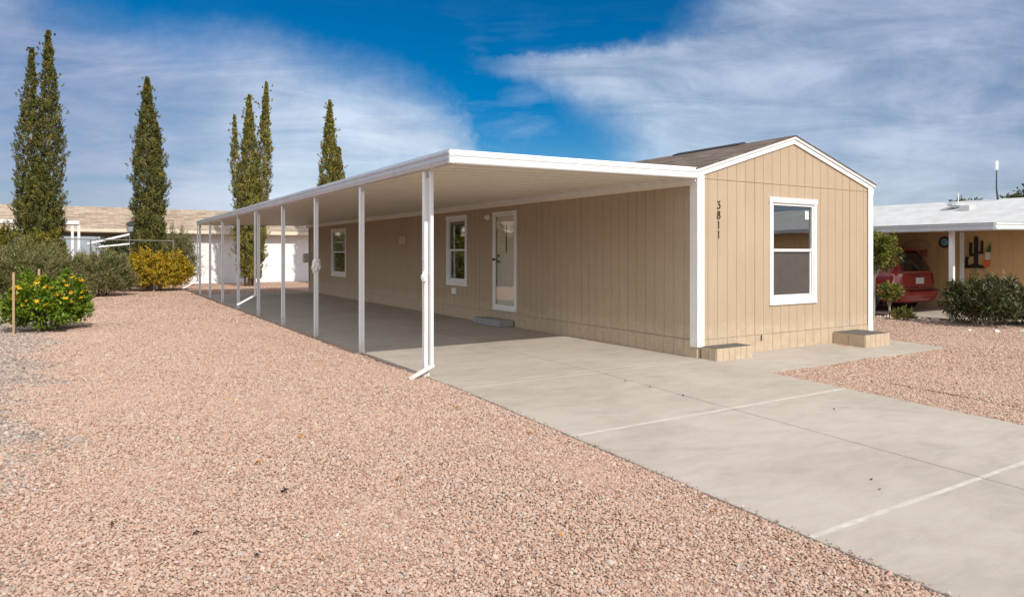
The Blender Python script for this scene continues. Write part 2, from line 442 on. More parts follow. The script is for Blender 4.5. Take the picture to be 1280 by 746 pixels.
def finish_world():
    lo, hi = 0, .54
    off = lambda v: v+1           # keep curve values positive
    pts = [(Y_(316), X_(520)), (Y_(255), X_(590)), (Y_(205), X_(735)), (Y_(150), X_(715)), (Y_(110), X_(650)), (Y_(78), X_(590)), (Y_(60), X_(680)), (Y_(40), X_(790)), (Y_(10), X_(830)), (Y_(-148), X_(860))]
    b2 = curve_(ee_, [(a, (b+1)/2) for a, b in pts], lo, hi)
    b2 = t.math('SUBTRACT', t.math('MULTIPLY', b2, 2), 1)
    c2 = t.maprange(t.math('SUBTRACT', ss_, b2), -.02, .16, 0, 1, True)
    # wispy texture: fibres drawn out along the wind
    f1 = t.noise(t.mapping(V_, (2.2, 11, 1), rot=(0, 0, R(14))), 1.6, 8, .62, dist=.7)
    f2 = t.noise(t.mapping(V_, (5, 5, 1)), 1.1, 7, .6, dist=.4)
    wisp = t.math('ADD', t.math('MULTIPLY', f1, .6), t.math('MULTIPLY', f2, .4))
    dens = t.maprange(wisp, .30, .60, .52, 1)
    # blue break in the upper east
    cov = t.math('MAXIMUM', c1_, t.math('MULTIPLY', c2, .96))
    low = t.maprange(e_, .02, .16, 1, 0, True)
    cov = t.math('MAXIMUM', cov, t.math('MULTIPLY', low, .55))
    # thin veil over the rest
    veil = t.maprange(wisp, .50, .75, 0, .35)
    cov = t.math('MAXIMUM', t.math('MULTIPLY', cov, dens), t.math('MULTIPLY', veil, t.maprange(e_, .25, .35, 1, .1)))
    cov = t.math('MULTIPLY', cov, .90, clamp=True)
    # cloud colour: bright in the north, lavender towards the sides
    side = t.math('MAXIMUM', t.maprange(s_, -.22, -.66, 0, 1, True), t.maprange(s_, .10, .95, 0, .9, True))
    up = t.maprange(e_, .06, .34, 0, 1)
    cc = t.mix(side, (6.1, 6.8, 7.6), (3.3, 3.6, 4.75))
    cc = t.mix(t.math('MULTIPLY', up, .55), cc, (2.8, 3.5, 5.2))
    thick = t.maprange(wisp, .36, .62, .78, 1.15)
    vm = t.n.new('ShaderNodeVectorMath'); vm.operation = 'SCALE'; t.l.new(cc, vm.inputs[0]); t.l.new(thick, vm.inputs['Scale'])
    hs = t.n.new('ShaderNodeHueSaturation'); hs.inputs['Saturation'].default_value = 1.55; hs.inputs['Value'].default_value = .72
    t.l.new(sky.outputs[0], hs.inputs['Color'])
    out = t.mix(cov, hs.outputs[0], vm.outputs[0])
    # bright cloud added to unseen sky overhead, south and west, as fill light
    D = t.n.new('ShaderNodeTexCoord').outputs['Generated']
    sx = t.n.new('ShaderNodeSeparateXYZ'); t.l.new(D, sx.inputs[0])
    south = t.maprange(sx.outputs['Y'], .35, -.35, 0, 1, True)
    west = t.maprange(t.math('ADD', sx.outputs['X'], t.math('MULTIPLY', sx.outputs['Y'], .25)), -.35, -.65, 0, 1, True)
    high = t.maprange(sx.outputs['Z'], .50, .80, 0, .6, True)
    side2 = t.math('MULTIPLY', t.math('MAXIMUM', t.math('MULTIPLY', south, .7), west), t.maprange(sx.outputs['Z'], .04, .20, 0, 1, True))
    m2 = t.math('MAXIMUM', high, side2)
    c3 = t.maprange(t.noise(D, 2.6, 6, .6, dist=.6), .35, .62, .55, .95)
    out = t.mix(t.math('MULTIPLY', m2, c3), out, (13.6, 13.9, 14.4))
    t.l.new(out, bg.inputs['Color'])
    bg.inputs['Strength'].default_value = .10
finish_world()

# ------------------------------------------------------------------ ground
def g(y): return min(0.0, -0.028*(7-y)) if y > -6 else -0.364
def ground():
    xs = [-900,-200,-60,-30] + [x*1.0 for x in range(-20, 31)] + [45, 80, 250, 900]
    ys = [-900,-200,-60,-20,-14] + [float(y) for y in range(-6, 45)] + [50, 60, 90, 200, 1200]
    rs = np.random.RandomState(2)
    bm = bmesh.new(); G = []
    for y in ys:
        row = []
        for x in xs:
            und = .018*math.sin(x*1.1+.4*y)*math.cos(y*.8) + .012*math.sin(x*2.3+1)*math.sin(y*1.9)
            d = min(abs(x-3.6), abs(x-7.75), 3)
            if 3 < x < 8.5: und = 0
            row.append(bm.verts.new((x, y, g(y)-.021 + und*min(1, d/1.5))))
        G.append(row)
    for a, b in zip(G, G[1:]):
        for i in range(len(xs)-1): bm.faces.new((a[i], a[i+1], b[i+1], b[i]))
    me = bpy.data.meshes.new('ground'); bm.to_mesh(me); bm.free()
    for p in me.polygons: p.use_smooth = True
    setp(link('ground', me, M['ground']), kind='structure')
ground()
def und(x, y):
    if 3 < x < 8.5: return 0.0
    u = .018*math.sin(x*1.1+.4*y)*math.cos(y*.8) + .012*math.sin(x*2.3+1)*math.sin(y*1.9)
    return u*min(1, min(abs(x-3.6), abs(x-7.75), 3)/1.5)
def gz(x, y): return g(y)-.021+und(x, y)

# concrete: panels with real gaps
DX0, DXM, DX1 = 3.64, 5.69, 7.70
def slab(name, cells, z=0.0):
    b = MB()
    for (x0, x1, y0, y1) in cells:
        b.hexa([(x0,y0,g(y0)-.12),(x1,y0,g(y0)-.12),(x1,y1,g(y1)-.12),(x0,y1,g(y1)-.12),
                (x0,y0,g(y0)+z),(x1,y0,g(y0)+z),(x1,y1,g(y1)+z),(x0,y1,g(y1)+z)])
    return b
ysegs = [(-5.9,-2.2),(-2.165,.165),(.20,2.50),(2.535,4.845),(4.88,6.99),(7.0,7.16),(7.164,14.0),(14.008,20.9),(20.908,27.85)]
cells = []
for y0, y1 in ysegs:
    cells += [(DX0, DXM-.008, y0, y1), (DXM+.008, DX1, y0, y1)]
# merge thin strip so the joint near the house stays tight
b = slab('driveway', cells)
setp(b.obj('driveway', M['concrete'], bevel=.004), kind='structure')
b = MB()
for yj in (-2.1825, .1825, 2.5175, 4.8625):
    for x0, x1 in ((DX0+.002, DXM-.006), (DXM+.006, DX1-.002)):
        y0, y1 = yj-.0165, yj+.0165
        b.hexa([(x0,y0,g(y0)-.1),(x1,y0,g(y0)-.1),(x1,y1,g(y1)-.1),(x0,y1,g(y1)-.1),(x0,y0,g(y0)-.001),(x1,y0,g(y0)-.001),(x1,y1,g(y1)-.001),(x0,y1,g(y1)-.001)])
setp(b.obj('expansion_joint_strips', M['joint']), kind='structure')
b = MB()
def wk(x0, x1, xa, xb, y0, y1):
    return [(x0,y0,g(y0)-.12),(x1,y0,g(y0)-.12),(xb,y1,g(y1)-.12),(xa,y1,g(y1)-.12),(x0,y0,g(y0)-.002),(x1,y0,g(y0)-.002),(xb,y1,g(y1)-.002),(xa,y1,g(y1)-.002)]
b.hexa(wk(7.708, 9.9, 7.708, 9.9, 5.95, 7.15)); b.hexa(wk(9.908, 12.30, 9.908, 12.22, 5.95, 7.15))
b.hexa([(12.14,7.155,-.12),(13.1,7.155,-.12),(13.1,8.0,-.12),(12.14,8.0,-.12),(12.14,7.155,-.01),(12.4,7.155,-.01),(12.4,8.0,-.01),(12.14,8.0,-.01)])
setp(b.obj('front_path', M['concrete'], bevel=.004), kind='structure')
b = MB(); b.box(-300, 300, -14, -6, -.42, -.352)
setp(b.obj('street', M['asphalt']), kind='structure')

# gravel stones ------------------------------------------------------
def in_slab(x, y):
    return ((x > DX0-.006) & (x < DX1+.004) & (y < 27.86)) | ((x > 7.6) & (x < 12.31) & (y > 5.94) & (y < 7.5)) | ((x > 7.6) & (x < 12.2) & (y > 7))
def gravel():
    rs = np.random.RandomState(11)
    P = []
    ca, sa = math.cos(AZ), math.sin(AZ)
    def region(z0, z1, sp, rad):
        # area ahead of the standing point, a metre wider than seen
        n = int(math.ceil((z1-z0)/sp))+1
        for i in range(n):
            Z = z0+i*sp
            xs = np.arange(-Z*.80-1.0, Z*.80+1.0, sp)
            xs = xs+rs.uniform(-.5, .5, len(xs))*sp; zz = Z+rs.uniform(-.5, .5, len(xs))*sp
            x = xs*ca+zz*sa; y = -xs*sa+zz*ca
            spill = rs.rand(len(x))**4*.05
            k = ~in_slab(x+np.where(x > 5.7, spill, -spill), y) & (x < 16.7) & (y > .4)
            k &= ~((y > 7.2) & (x > 12.3) & (x*0+zz < 0))
            P.append(np.stack([x[k], y[k], np.full(k.sum(), rad)], 1))
    region(2.2, 6.0, .0148, .0100)
    region(6.0, 9.5, .0165, .0108)
    region(9.5, 14.5, .0235, .0130)
    region(14.5, 19.0, .038, .0165)
    region(19.0, 25.0, .060, .0180)
    region(25.0, 33.0, .095, .0200)
    A = np.concatenate(P)
    n = len(A); print('stones', n)
    x, y = A[:, 0], A[:, 1]
    z = np.array([gz(a, b_) for a, b_ in zip(x, y)])
    on = in_slab(x, y); z = np.where(on, np.array([g(b_) for b_ in y])+.002, z)
    sz = A[:, 2]*rs.lognormal(0, .28, n)*.82*np.where(on, .6, 1)
    me = bpy.data.meshes.new('gravel'); me.vertices.add(n)
    co = np.stack([x, y, z+rs.uniform(0, .010, n)+.002], 1).astype('f')
    me.vertices.foreach_set('co', co.ravel())
    def att(nm, typ, arr, key='value'):
        a = me.attributes.new(nm, typ, 'POINT'); a.data.foreach_set(key, np.ascontiguousarray(arr, 'f').ravel())
    tone = rs.rand(n)
    att('tone', 'FLOAT', tone)
    edge = x + .16*np.sin(y*1.7+x*2) + .14*np.sin(y*4.3+x*5+1) + .10*np.sin(y*9.1-x*7) + rs.normal(0, .16, n)
    gr = np.where((edge < -.46-.012*y) & (rs.rand(n) < .72), 1.0, 0.0)
    big = (gr > 0) & (rs.rand(n) < .5)
    sz = np.where(big, sz*1.55, sz)
    att('greyness', 'FLOAT', gr)
    sc = np.stack([sz*rs.uniform(.9, 1.4, n), sz*rs.uniform(.75, 1.1, n), sz*rs.uniform(.5, .85, n)], 1)
    att('scl', 'FLOAT_VECTOR', sc, 'vector')
    rot = np.stack([rs.normal(0, .35, n), rs.normal(0, .35, n), rs.uniform(0, 6.28, n)], 1)
    att('rot', 'FLOAT_VECTOR', rot, 'vector')
    att('pick', 'FLOAT', rs.randint(0, 5, n))
    o = link('gravel', me, M['stone']); setp(o, 'pinkish crushed stone gravel covering the yard beside the driveway', 'gravel', kind='stuff')
    ng = bpy.data.node_groups.new('scatter', 'GeometryNodeTree')
    ng.interface.new_socket('Geometry', in_out='INPUT', socket_type='NodeSocketGeometry')
    ng.interface.new_socket('Geometry', in_out='OUTPUT', socket_type='NodeSocketGeometry')
    N = ng.nodes; L = ng.links
    gi = N.new('NodeGroupInput'); go = N.new('NodeGroupOutput')
    jn = N.new('GeometryNodeJoinGeometry')
    for k in range(5):
        ico = N.new('GeometryNodeMeshIcoSphere'); ico.inputs['Radius'].default_value = 1; ico.inputs['Subdivisions'].default_value = 2
        sp = N.new('GeometryNodeSetPosition'); L.new(ico.outputs[0], sp.inputs[0])
        vo = N.new('ShaderNodeTexVoronoi'); vo.inputs['Scale'].default_value = .9
        pos = N.new('GeometryNodeInputPosition'); ad = N.new('ShaderNodeVectorMath'); ad.operation = 'ADD'
        L.new(pos.outputs[0], ad.inputs[0]); ad.inputs[1].default_value = (k*3.7, k*1.3, 5-k)
        L.new(ad.outputs[0], vo.inputs['Vector'])
        mr = N.new('ShaderNodeMapRange'); L.new(vo.outputs['Distance'], mr.inputs['Value'])
        mr.inputs['From Min'].default_value = 0; mr.inputs['From Max'].default_value = 1
        mr.inputs['To Min'].default_value = .30; mr.inputs['To Max'].default_value = -.38
        mu = N.new('ShaderNodeVectorMath'); mu.operation = 'SCALE'; L.new(pos.outputs[0], mu.inputs[0]); L.new(mr.outputs[0], mu.inputs['Scale'])
        L.new(mu.outputs[0], sp.inputs['Offset'])
        sm = N.new('GeometryNodeSetMaterial'); sm.inputs['Material'].default_value = M['stone']; L.new(sp.outputs[0], sm.inputs[0])
        ti = N.new('GeometryNodeGeometryToInstance'); L.new(sm.outputs[0], ti.inputs[0])
        L.new(ti.outputs[0], jn.inputs[0])
    def na(nm, typ):
        a = N.new('GeometryNodeInputNamedAttribute'); a.data_type = typ; a.inputs['Name'].default_value = nm; return a.outputs[0]
    iop = N.new('GeometryNodeInstanceOnPoints'); iop.inputs['Pick Instance'].default_value = True
    L.new(gi.outputs[0], iop.inputs['Points']); L.new(jn.outputs[0], iop.inputs['Instance'])
    L.new(na('pick', 'FLOAT'), iop.inputs['Instance Index'])
    er = N.new('FunctionNodeEulerToRotation'); L.new(na('rot', 'FLOAT_VECTOR'), er.inputs[0]); L.new(er.outputs[0], iop.inputs['Rotation'])
    L.new(na('scl', 'FLOAT_VECTOR'), iop.inputs['Scale'])
    L.new(iop.outputs[0], go.inputs[0])
    md = o.modifiers.new('scatter', 'NODES'); md.node_group = ng
gravel()

# ------------------------------------------------------------- the house
HX0, HX1, HY0, HY1 = 7.67, 12.10, 7.17, 27.80
CX = (HX0+HX1)/2
EZ = 2.74; PK = 3.40
def roofz(x): return EZ + (PK-EZ)*(1-abs(x-CX)/(CX-HX0))
house = empty('mobile_home', (HX0, HY0, 0), 'tan grooved siding mobile home with white corner trim and brown shingle roof', 'house')

def planks(b, u0, u1, us, z0, ztop, holes, P, depth=.008, gap=.006, seams=()):
    """grooved board faces. us: groove positions; P(u,d,z) maps wall coords to world; d outwards"""
    cuts = [u0]+[u for u in us if u0+.02 < u < u1-.02]+[u1]
    for a, c in zip(cuts, cuts[1:]):
        wide = lambda q: gap*(1.1 if any(abs(q-w_) < .03 for w_ in seams) else .5)
        ga = wide(a) if a != u0 else 0
        gc = wide(c) if c != u1 else 0
        a2, c2 = a+ga, c-gc
        xs = sorted(set([a2, c2]+[h for hh in holes for h in hh[:2] if a2 < h < c2]+([CX] if P is PG and a2 < CX < c2 else [])))
        for p, q in zip(xs, xs[1:]):
            m = (p+q)/2
            segs = [(z0, None)]
            for h in holes:
                if h[0] < m < h[1]: segs = [(z0, h[2]), (h[3], None)]
            for s0, s1 in segs:
                tp = ztop(p) if s1 is None else s1
                tq = ztop(q) if s1 is None else s1
                pk = None
                b.hexa([P(p,0,s0),P(q,0,s0),P(q,depth,s0),P(p,depth,s0),P(p,0,tp),P(q,0,tq),P(q,depth,tq),P(p,depth,tp)])

PG = lambda u, d, z: (u, HY0-d, z)
PL = lambda u, d, z: (HX0-d, u, z)
gw = (9.345, 10.42, .78, 2.355)        # gable window hole
wN = (14.43, 15.33, .84, 2.35)         # near window in the long wall
wF = (23.27, 24.73, .80, 2.31)
dr = (12.20, 13.06, .36, 2.385)
def house_walls():
    b = MB()
    gu = [8.93+k*.21 for k in range(-6, 16)]
    gu2 = gu
    planks(b, HX0+.1, HX1-.1, gu, .265, lambda u: 2.642, [gw], PG, seams=(8.93, 11.45))
    planks(b, HX0+.1, HX1-.1, gu2, 2.652, lambda u: roofz(u)-.05, [], PG, gap=.006, seams=(8.93, 10.19, 11.45))
    planks(b, HX0+.02, HX1-.1, gu, -.05, lambda u: .256, [], PG, depth=.016)
    lu = [7.43+k*.21 for k in range(0, 97)]
    planks(b, HY0+.12, HY1-.1, lu, .265, lambda u: 2.56, [wN, wF, dr], PL, seams=tuple(7.43+.21*k for k in (6, 12, 18, 24, 30, 36)))
    planks(b, HY0-.005, HY1-.02, lu, -.05, lambda u: .256, [], PL, depth=.02)
    # far gable and back wall
    b.box(HX0+.1, HX1-.1, HY1, HY1+.009, 0, 2.7)
    b.box(HX1, HX1+.009, HY0+.1, HY1-.1, 0, 2.7)
    b.obj('siding', M['siding'], house)
    # sheathing behind the boards, with openings
    b = MB()
    def sheet(P, u0, u1, holes, top):
        hs = sorted(holes); c = u0
        for h in hs:
            for a, d, z0, z1 in ((c, h[0], 0, top), (h[0], h[1], 0, h[2]), (h[0], h[1], h[3], top)):
                b.hexa([P(a,-.08,z0),P(d,-.08,z0),P(d,.001,z0),P(a,.001,z0),P(a,-.08,z1),P(d,-.08,z1),P(d,.001,z1),P(a,.001,z1)])
            c = h[1]
        b.hexa([P(c,-.08,0),P(u1,-.08,0),P(u1,.001,0),P(c,.001,0),P(c,-.08,top),P(u1,-.08,top),P(u1,.001,top),P(c,.001,top)])
    sheet(PG, HX0+.003, HX1-.003, [gw], 2.69)
    sheet(PL, HY0+.003, HY1-.003, [wN, wF, dr], 2.69)
    b.prism([(HX0+.003, 2.692), (HX1-.003, 2.692), (CX, PK-.06)], lambda p: (p[0], HY0-.001, p[1]), lambda p: (p[0], HY0+.08, p[1]))
    b.prism([(HX0+.003, 0), (HX1-.003, 0), (HX1-.003, 2.69), (CX, PK-.06), (HX0+.003, 2.69)], lambda p: (p[0], HY1-.08, p[1]), lambda p: (p[0], HY1-.001, p[1]))
    b.box(HX1-.08, HX1-.001, HY0+.085, HY1-.085, 0, 2.685)
    b.obj('wall', M['siding_dark'], house)
    # dark inside
    b = MB()
    b.box(HX0+.6, HX1-.3, HY0+.9, HY0+.95, .1, 2.6)
    b.box(HX0+1.3, HX0+1.35, HY0+1, HY1-.3, .1, 2.6)
    b.box(HX0+.09, HX1-.09, HY0+.09, HY1-.09, .05, .1); b.box(HX0+.09, HX1-.09, HY0+.09, HY1-.09, 2.6, 2.64)
    b.obj('interior', M['room'], house)
house_walls()

def roof_slab(b, x0, z0, x1, z1, y0, y1, th):
    b.hexa([(x0,y0,z0-th),(x1,y0,z1-th),(x1,y1,z1-th),(x0,y1,z0-th),(x0,y0,z0),(x1,y0,z1),(x1,y1,z1),(x0,y1,z0)])
def uv_roof(o, axis='y'):
    me = o.data; uv = me.uv_layers.new(name='UVMap')
    for p in me.polygons:
        for li in p.loop_indices:
            v = me.vertices[me.loops[li].vertex_index].co
            if axis == 'y': uv.data[li].uv = (v.y, v.x*1.04)
            else: uv.data[li].uv = (v.x, v.y*1.05)
sl = (PK-EZ)/(CX-HX0)
b = MB()
ov = .10
roof_slab(b, HX0-ov, EZ-ov*sl+.075, CX, PK+.075, HY0-.06, HY1+.06, .022)
roof_slab(b, CX, PK+.075, HX1+ov, EZ-ov*sl+.075, HY0-.06, HY1+.06, .022)
ro = b.obj('roof', M['roof'], house); uv_roof(ro)
b = MB()
b.prism([(CX-.15, PK+.03), (CX+.15, PK+.03), (CX+.15, PK+.055), (CX, PK+.105), (CX-.15, PK+.055)], lambda p: (p[0], 8.15, p[1]), lambda p: (p[0], 9.75, p[1]))
b.obj('ridge_vent', M['dark'], ro)
# rake boards, drip edge, corner trim
b = MB()
def rake(b, x0, x1, d0, d1, zt, zb):
    b.hexa([(x0,HY0-d1,roofz(x0)+zb),(x1,HY0-d1,roofz(x1)+zb),(x1,HY0-d0,roofz(x1)+zb),(x0,HY0-d0,roofz(x0)+zb),
            (x0,HY0-d1,roofz(x0)+zt),(x1,HY0-d1,roofz(x1)+zt),(x1,HY0-d0,roofz(x1)+zt),(x0,HY0-d0,roofz(x0)+zt)])
rake(b, HX0-.02, CX-.0015, .011, .034, .045, -.065); rake(b, CX+.0015, HX1+.03, .011, .034, .045, -.065)
b.obj('rake_board', M['whitetrim'], house)
b = MB()
rake(b, HX0-.07, CX-.0015, .012, .052, .052, .0475); rake(b, CX+.0015, HX1+.08, .012, .052, .052, .0475)
rake(b, HX0-.07, CX-.0015, .040, .052, .0472, .012); rake(b, CX+.0015, HX1+.08, .040, .052, .0472, .012)
b.obj('drip_edge', M['whitetrim'], house)
def trim(name, boxes, mt, **k):
    b = MB()
    for q in boxes: b.box(*q)
    return b.obj(name, mt, house, bevel=.003)
trim('corner_trim', [(HX0-.042, HX0+.105, HY0-.040, HY0-.018, .16, 2.70), (HX0-.042, HX0-.020, HY0-.0175, HY0+.115, .16, 2.69)], M['whitetrim'])
trim('corner_trim', [(HX1-.115, HX1+.030, HY0-.036, HY0-.018, .02, 2.70), (HX1+.012, HX1+.03, HY0-.0175, HY0+.11, .02, 2.69)], M['whitetrim'])
trim('corner_trim', [(HX0-.030, HX0-.011, HY1-.105, HY1+.02, .02, 2.60)], M['siding'])
trim('fascia', [(HX0-.075, HX0-.05, HY0-.02, HY1+.03, 2.60, 2.775), (HX1+.05, HX1+.075, HY0-.02, HY1+.03, 2.60, 2.735)], M['whitetrim'])

def window(P, hole, out=.0, tr=.085, head=.10, grid=False, screen=True, sticker=False, label=None, proud=.030):
    """frame trim around the hole, sashes and glass set inside"""
    u0, u1, z0, z1 = hole
    sgn = 1
    def bx(b, ua, ub, za, zb, da, db):
        b.hexa([P(ua,da,za),P(ub,da,za),P(ub,db,za),P(ua,db,za),P(ua,da,zb),P(ub,da,zb),P(ub,db,zb),P(ua,db,zb)])
    b = MB()
    bx(b, u0-tr, u0, z0, z1, .002, proud); bx(b, u1, u1+tr, z0, z1, .002, proud)
    bx(b, u0-tr-.012, u1+tr+.012, z1, z1+head, .002, proud+.008); bx(b, u0-tr, u1+tr, z0-tr, z0, .002, proud+.004)
    f = b.obj('window', M['whitetrim'], house, bevel=.003)
    if label: f['label'] = label
    b = MB(); v = .038
    bx(b, u0+.002, u0+v, z0+.002, z1-.002, -.06, .012); bx(b, u1-v, u1-.002, z0+.002, z1-.002, -.06, .012)
    bx(b, u0+v, u1-v, z1-v, z1-.002, -.06, .012); bx(b, u0+v, u1-v, z0+.002, z0+v+.012, -.06, .02)
    b.obj('frame', M['white'], f, bevel=.002)
    zm = z0+(z1-z0)*.515
    b = MB(); w = .026
    bx(b, u0+v+.002, u1-v-.002, zm-.022, zm+.022, -.035, .004)
    bx(b, u0+v+.002, u0+v+w, z0+v+.014, zm-.024, -.05, -.012); bx(b, u1-v-w, u1-v-.002, z0+v+.014, zm-.024, -.05, -.012)
    bx(b, u0+v+w+.002, u1-v-w-.002, z0+v+.014, z0+v+.05, -.05, -.012)
    b.obj('sash', M['white'], f, bevel=.002)
    b = MB(); bx(b, u0+v, u1-v, zm+.02, z1-v, -.024, -.020); b.obj('glass', M['glass'], f)
    b = MB(); bx(b, u0+v+w, u1-v-w, z0+v+.045, zm-.022, -.034, -.030)
    b.obj('glass' if not screen else 'insect_screen', M['glass'] if not screen else M['screen'], f)
    if grid:
        b = MB(); bx(b, u0+v, u1-v, (zm+z1)/2-.02, (zm+z1)/2-.002, -.018, -.008); b.obj('glazing_bar', M['white'], f)
    if sticker:
        b = MB(); bx(b, u1-v-.15, u1-v-.05, z1-v-.21, z1-v-.07, -.0195, -.0185); s = b.obj('sticker', M['sticker'], f)
    return f
M['sticker'] = m_mottle('pale_sticker', (.55,.68,.60), (.6,.72,.65), 4, .6)
window(PG, gw, tr=.07, head=.085, sticker=True, label='white framed window in the sunlit end wall with insect screen below')
window(PL, wN, tr=.085, screen=False, label='narrow white window beside the front door')
window(PL, wF, tr=.09, screen=False, grid=True, label='far white window near the back end of the long wall')

def door():
    u0, u1, z0, z1 = dr
    P = PL
    def bx(b, ua, ub, za, zb, da, db):
        b.hexa([P(ua,da,za),P(ub,da,za),P(ub,db,za),P(ua,db,za),P(ua,da,zb),P(ub,da,zb),P(ub,db,zb),P(ua,db,zb)])
    b = MB()
    bx(b, u0-.055, u0, z0, z1, .002, .035); bx(b, u1, u1+.055, z0, z1, .002, .035)
    bx(b, u0-.055, u1+.055, z1, z1+.055, .002, .036); bx(b, u0-.055, u1+.055, z0-.05, z0, .002, .045)
    f = b.obj('front_door', M['whitetrim'], house, bevel=.003)
    f['label'] = 'white storm door with full length glass over a pale inner door'
    b = MB(); w = .042
    bx(b, u0+.004, u0+w, z0+.004, z1-.004, 0, .026); bx(b, u1-w, u1-.004, z0+.004, z1-.004, 0, .026)
    bx(b, u0+w, u1-w, z1-w, z1-.004, 0, .026); bx(b, u0+w, u1-w, z0+.004, z0+.07, 0, .026)
    b.obj('storm_frame', M['white'], f, bevel=.002)
    b = MB(); bx(b, u0+w, u1-w, z0+.07, z1-w, .010, .014); b.obj('glass', M['doorglass'], f)
    b = MB(); bx(b, u0+.004, u1-.004, z0+.004, z1-.004, -.060, -.030)
    for a, c, d, e in ((.10,.38,.15,.75),(.48,.76,.15,.75),(.10,.32,.95,1.80),(.52,.76,.95,1.80)):
        bx(b, u0+a, u0+c, z0+d, z0+e, -.0295, -.024)
    b.obj('inner_door', M['door'], f, bevel=.002)
    b = MB(); bx(b, u0+.405, u0+.440, z0+1.19, z0+1.79, -.0295, -.018); b.obj('door_slot_window', M['black'], f)
    for z, nm in ((z0+1.13, 'deadbolt'), (z0+1.0, 'inner_handle')):
        b = MB(); c = P(u1-.13, -.024, z); b.lathe((c[0]-.034, c[1], c[2]), [(.028, .04), (.03, .012), (.02, 0)], 14, 'x')
        if nm != 'deadbolt': b.tube([(c[0]-.030, c[1]+.005, c[2]), (c[0]-.030, c[1]-.10, c[2]-.01)], .008)
        b.obj(nm, M['brass'], f)
    b = MB(); c = P(u1-.022, .028, z0+1.045)
    b.lathe((c[0]-.035, c[1], c[2]), [(.028, .036), (.012, .026), (.012, .014), (.03, .006), (.026, -.008)], 16, 'x')
    b.obj('storm_handle', M['black'], f, smooth=True)
door()
# fittings on the long wall
b = MB(); b.lathe((HX0-.03, 13.34, 2.345), [(.075, .02), (.075, 0), (.05, -.02), (.045, -.06), (.02, -.075)], 18, 'x'); pl = b.obj('porch_light', M['cream'], house, smooth=True)
pl.data.transform(Matrix.Diagonal((1, 1, 1, 1)))
b = MB(); b.box(HX0-.035, HX0-.01, 17.98, 18.42, 1.80, 2.01); b.box(HX0-.045, HX0-.036, 18.06, 18.34, 1.85, 1.96); b.obj('junction_cover', m_mottle('pale_yellow', (.60,.50,.26), (.52,.42,.2), 5, .6), house, bevel=.004)
b = MB(); b.box(HX0-.055, HX0-.01, 14.86, 15.08, .55, .70); b.obj('outdoor_outlet', M['white'], house, bevel=.008)
b = MB(); b.box(HX0-.30, HX0-.02, HY1-.25, HY1-.08, 1.16, 1.52); b.obj('meter_box', M['white'], house, bevel=.02)
b = MB(); b.tube([(9.06, HY0-.035, .17), (9.06, HY0-.035, .26)], .008); b.obj('vent_stub', M['dark'], house)

# house numbers
def digit(pts_list, u, z, h):
    b = MB()
    for pts in pts_list:
        P3 = []
        n = len(pts)
        for i, (a, c, w) in enumerate(pts): P3.append((Vector((u+a*h, 0, z+c*h)), w*h))
        for (p, wa), (q, wb) in zip(P3, P3[1:]):
            d = (q-p); L = d.length
            if L < 1e-6: continue
            d /= L; nrm = Vector((-d.z, 0, d.x)); e = d*.004
            c = [p-e-nrm*wa, q+e-nrm*wb, q+e+nrm*wb, p-e+nrm*wa]
            b.prism([(v.x, v.z) for v in c], lambda s: (s[0], HY0-.0095, s[1]), lambda s: (s[0], HY0-.021, s[1]))
    b.obj('house_number_digit', M['black'], house)
def arc(cx, cz, rx, rz, a0, a1, n=14, w0=.024, w1=.050):
    o = []
    for i in range(n+1):
        a = R(a0+(a1-a0)*i/n)
        o.append((cx+rx*math.cos(a), cz+rz*math.sin(a), w0+(w1-w0)*abs(math.cos(a))))
    return o
one = [[(0,0,.036),(0,1,.036)], [(-.10,.88,.02),(0,.985,.035)]]
three = [[(-.24,.93,.03),(.22,.97,.03)], [(.22,.97,.04),(-.02,.60,.03)], arc(-.02,.30,.26,.30,90,-70), [(.07,.02,.04),(-.26,.06,.055)]]
eight = [arc(0,.76,.19,.22,0,360), arc(0,.27,.25,.27,0,360)]
nx = 8.105
digit(three, nx, 2.215, .115); digit(eight, nx, 2.062, .115); digit(one, nx, 1.914, .112); digit(one, nx, 1.766, .112)

# skirted boxes at the corners
def skirt_box(x0, x1, y0, y1, h, label):
    zb = g(y0)
    e = empty('step_box', ((x0+x1)/2, (y0+y1)/2, zb), label, 'step box')
    b = MB()
    n = int((x1-x0)/.12); w = (x1-x0)/n
    for i in range(n): b.box(x0+i*w+(.003 if i else 0), x0+(i+1)*w-(.003 if i < n-1 else 0), y0-.012, y0, zb-.04, zb+h)
    n = max(2, int((y1-y0)/.2)); w = (y1-y0)/n
    for sx in (0, 1):
        xx = (x0-.012, x0-.0005) if sx == 0 else (x1+.0005, x1+.012)
        for i in range(n): b.box(xx[0], xx[1], y0+i*w+.003, y0+(i+1)*w-.003, zb-.04, zb+h)
    b.box(x0+.001, x1-.001, y0+.001, y1, zb-.04, zb+h-.004)
    b.obj('skirting', M['siding'], e)
    b = MB(); b.box(x0+.01, x1-.01, y0+.01, y1, zb+h-.003, zb+h+.006); b.obj('lid', M['roof_flat'], e)
M['roof_flat'] = m_mottle('dark_felt', (.07,.062,.055), (.115,.10,.09), 20, .95, 0, .5, 120)
skirt_box(7.70, 8.46, 6.84, 7.115, .175, 'low tan step box with dark top at the near left corner of the house')
skirt_box(10.95, 11.66, 6.58, 7.145, .20, 'low tan step box with dark felt top at the right end of the gable wall')
# porch step
e = empty('concrete_step', (7.4, 12.65, 0), 'small grey speckled concrete step below the glass door', 'step')
b = MB(); b.hexa([(7.30,12.28,.0),(7.63,12.20,.0),(7.63,13.22,.0),(7.30,13.42,.0),(7.31,12.29,.14),(7.62,12.21,.14),(7.62,13.21,.14),(7.31,13.41,.14)]); b.obj('block', M['step'], e, bevel=.015)

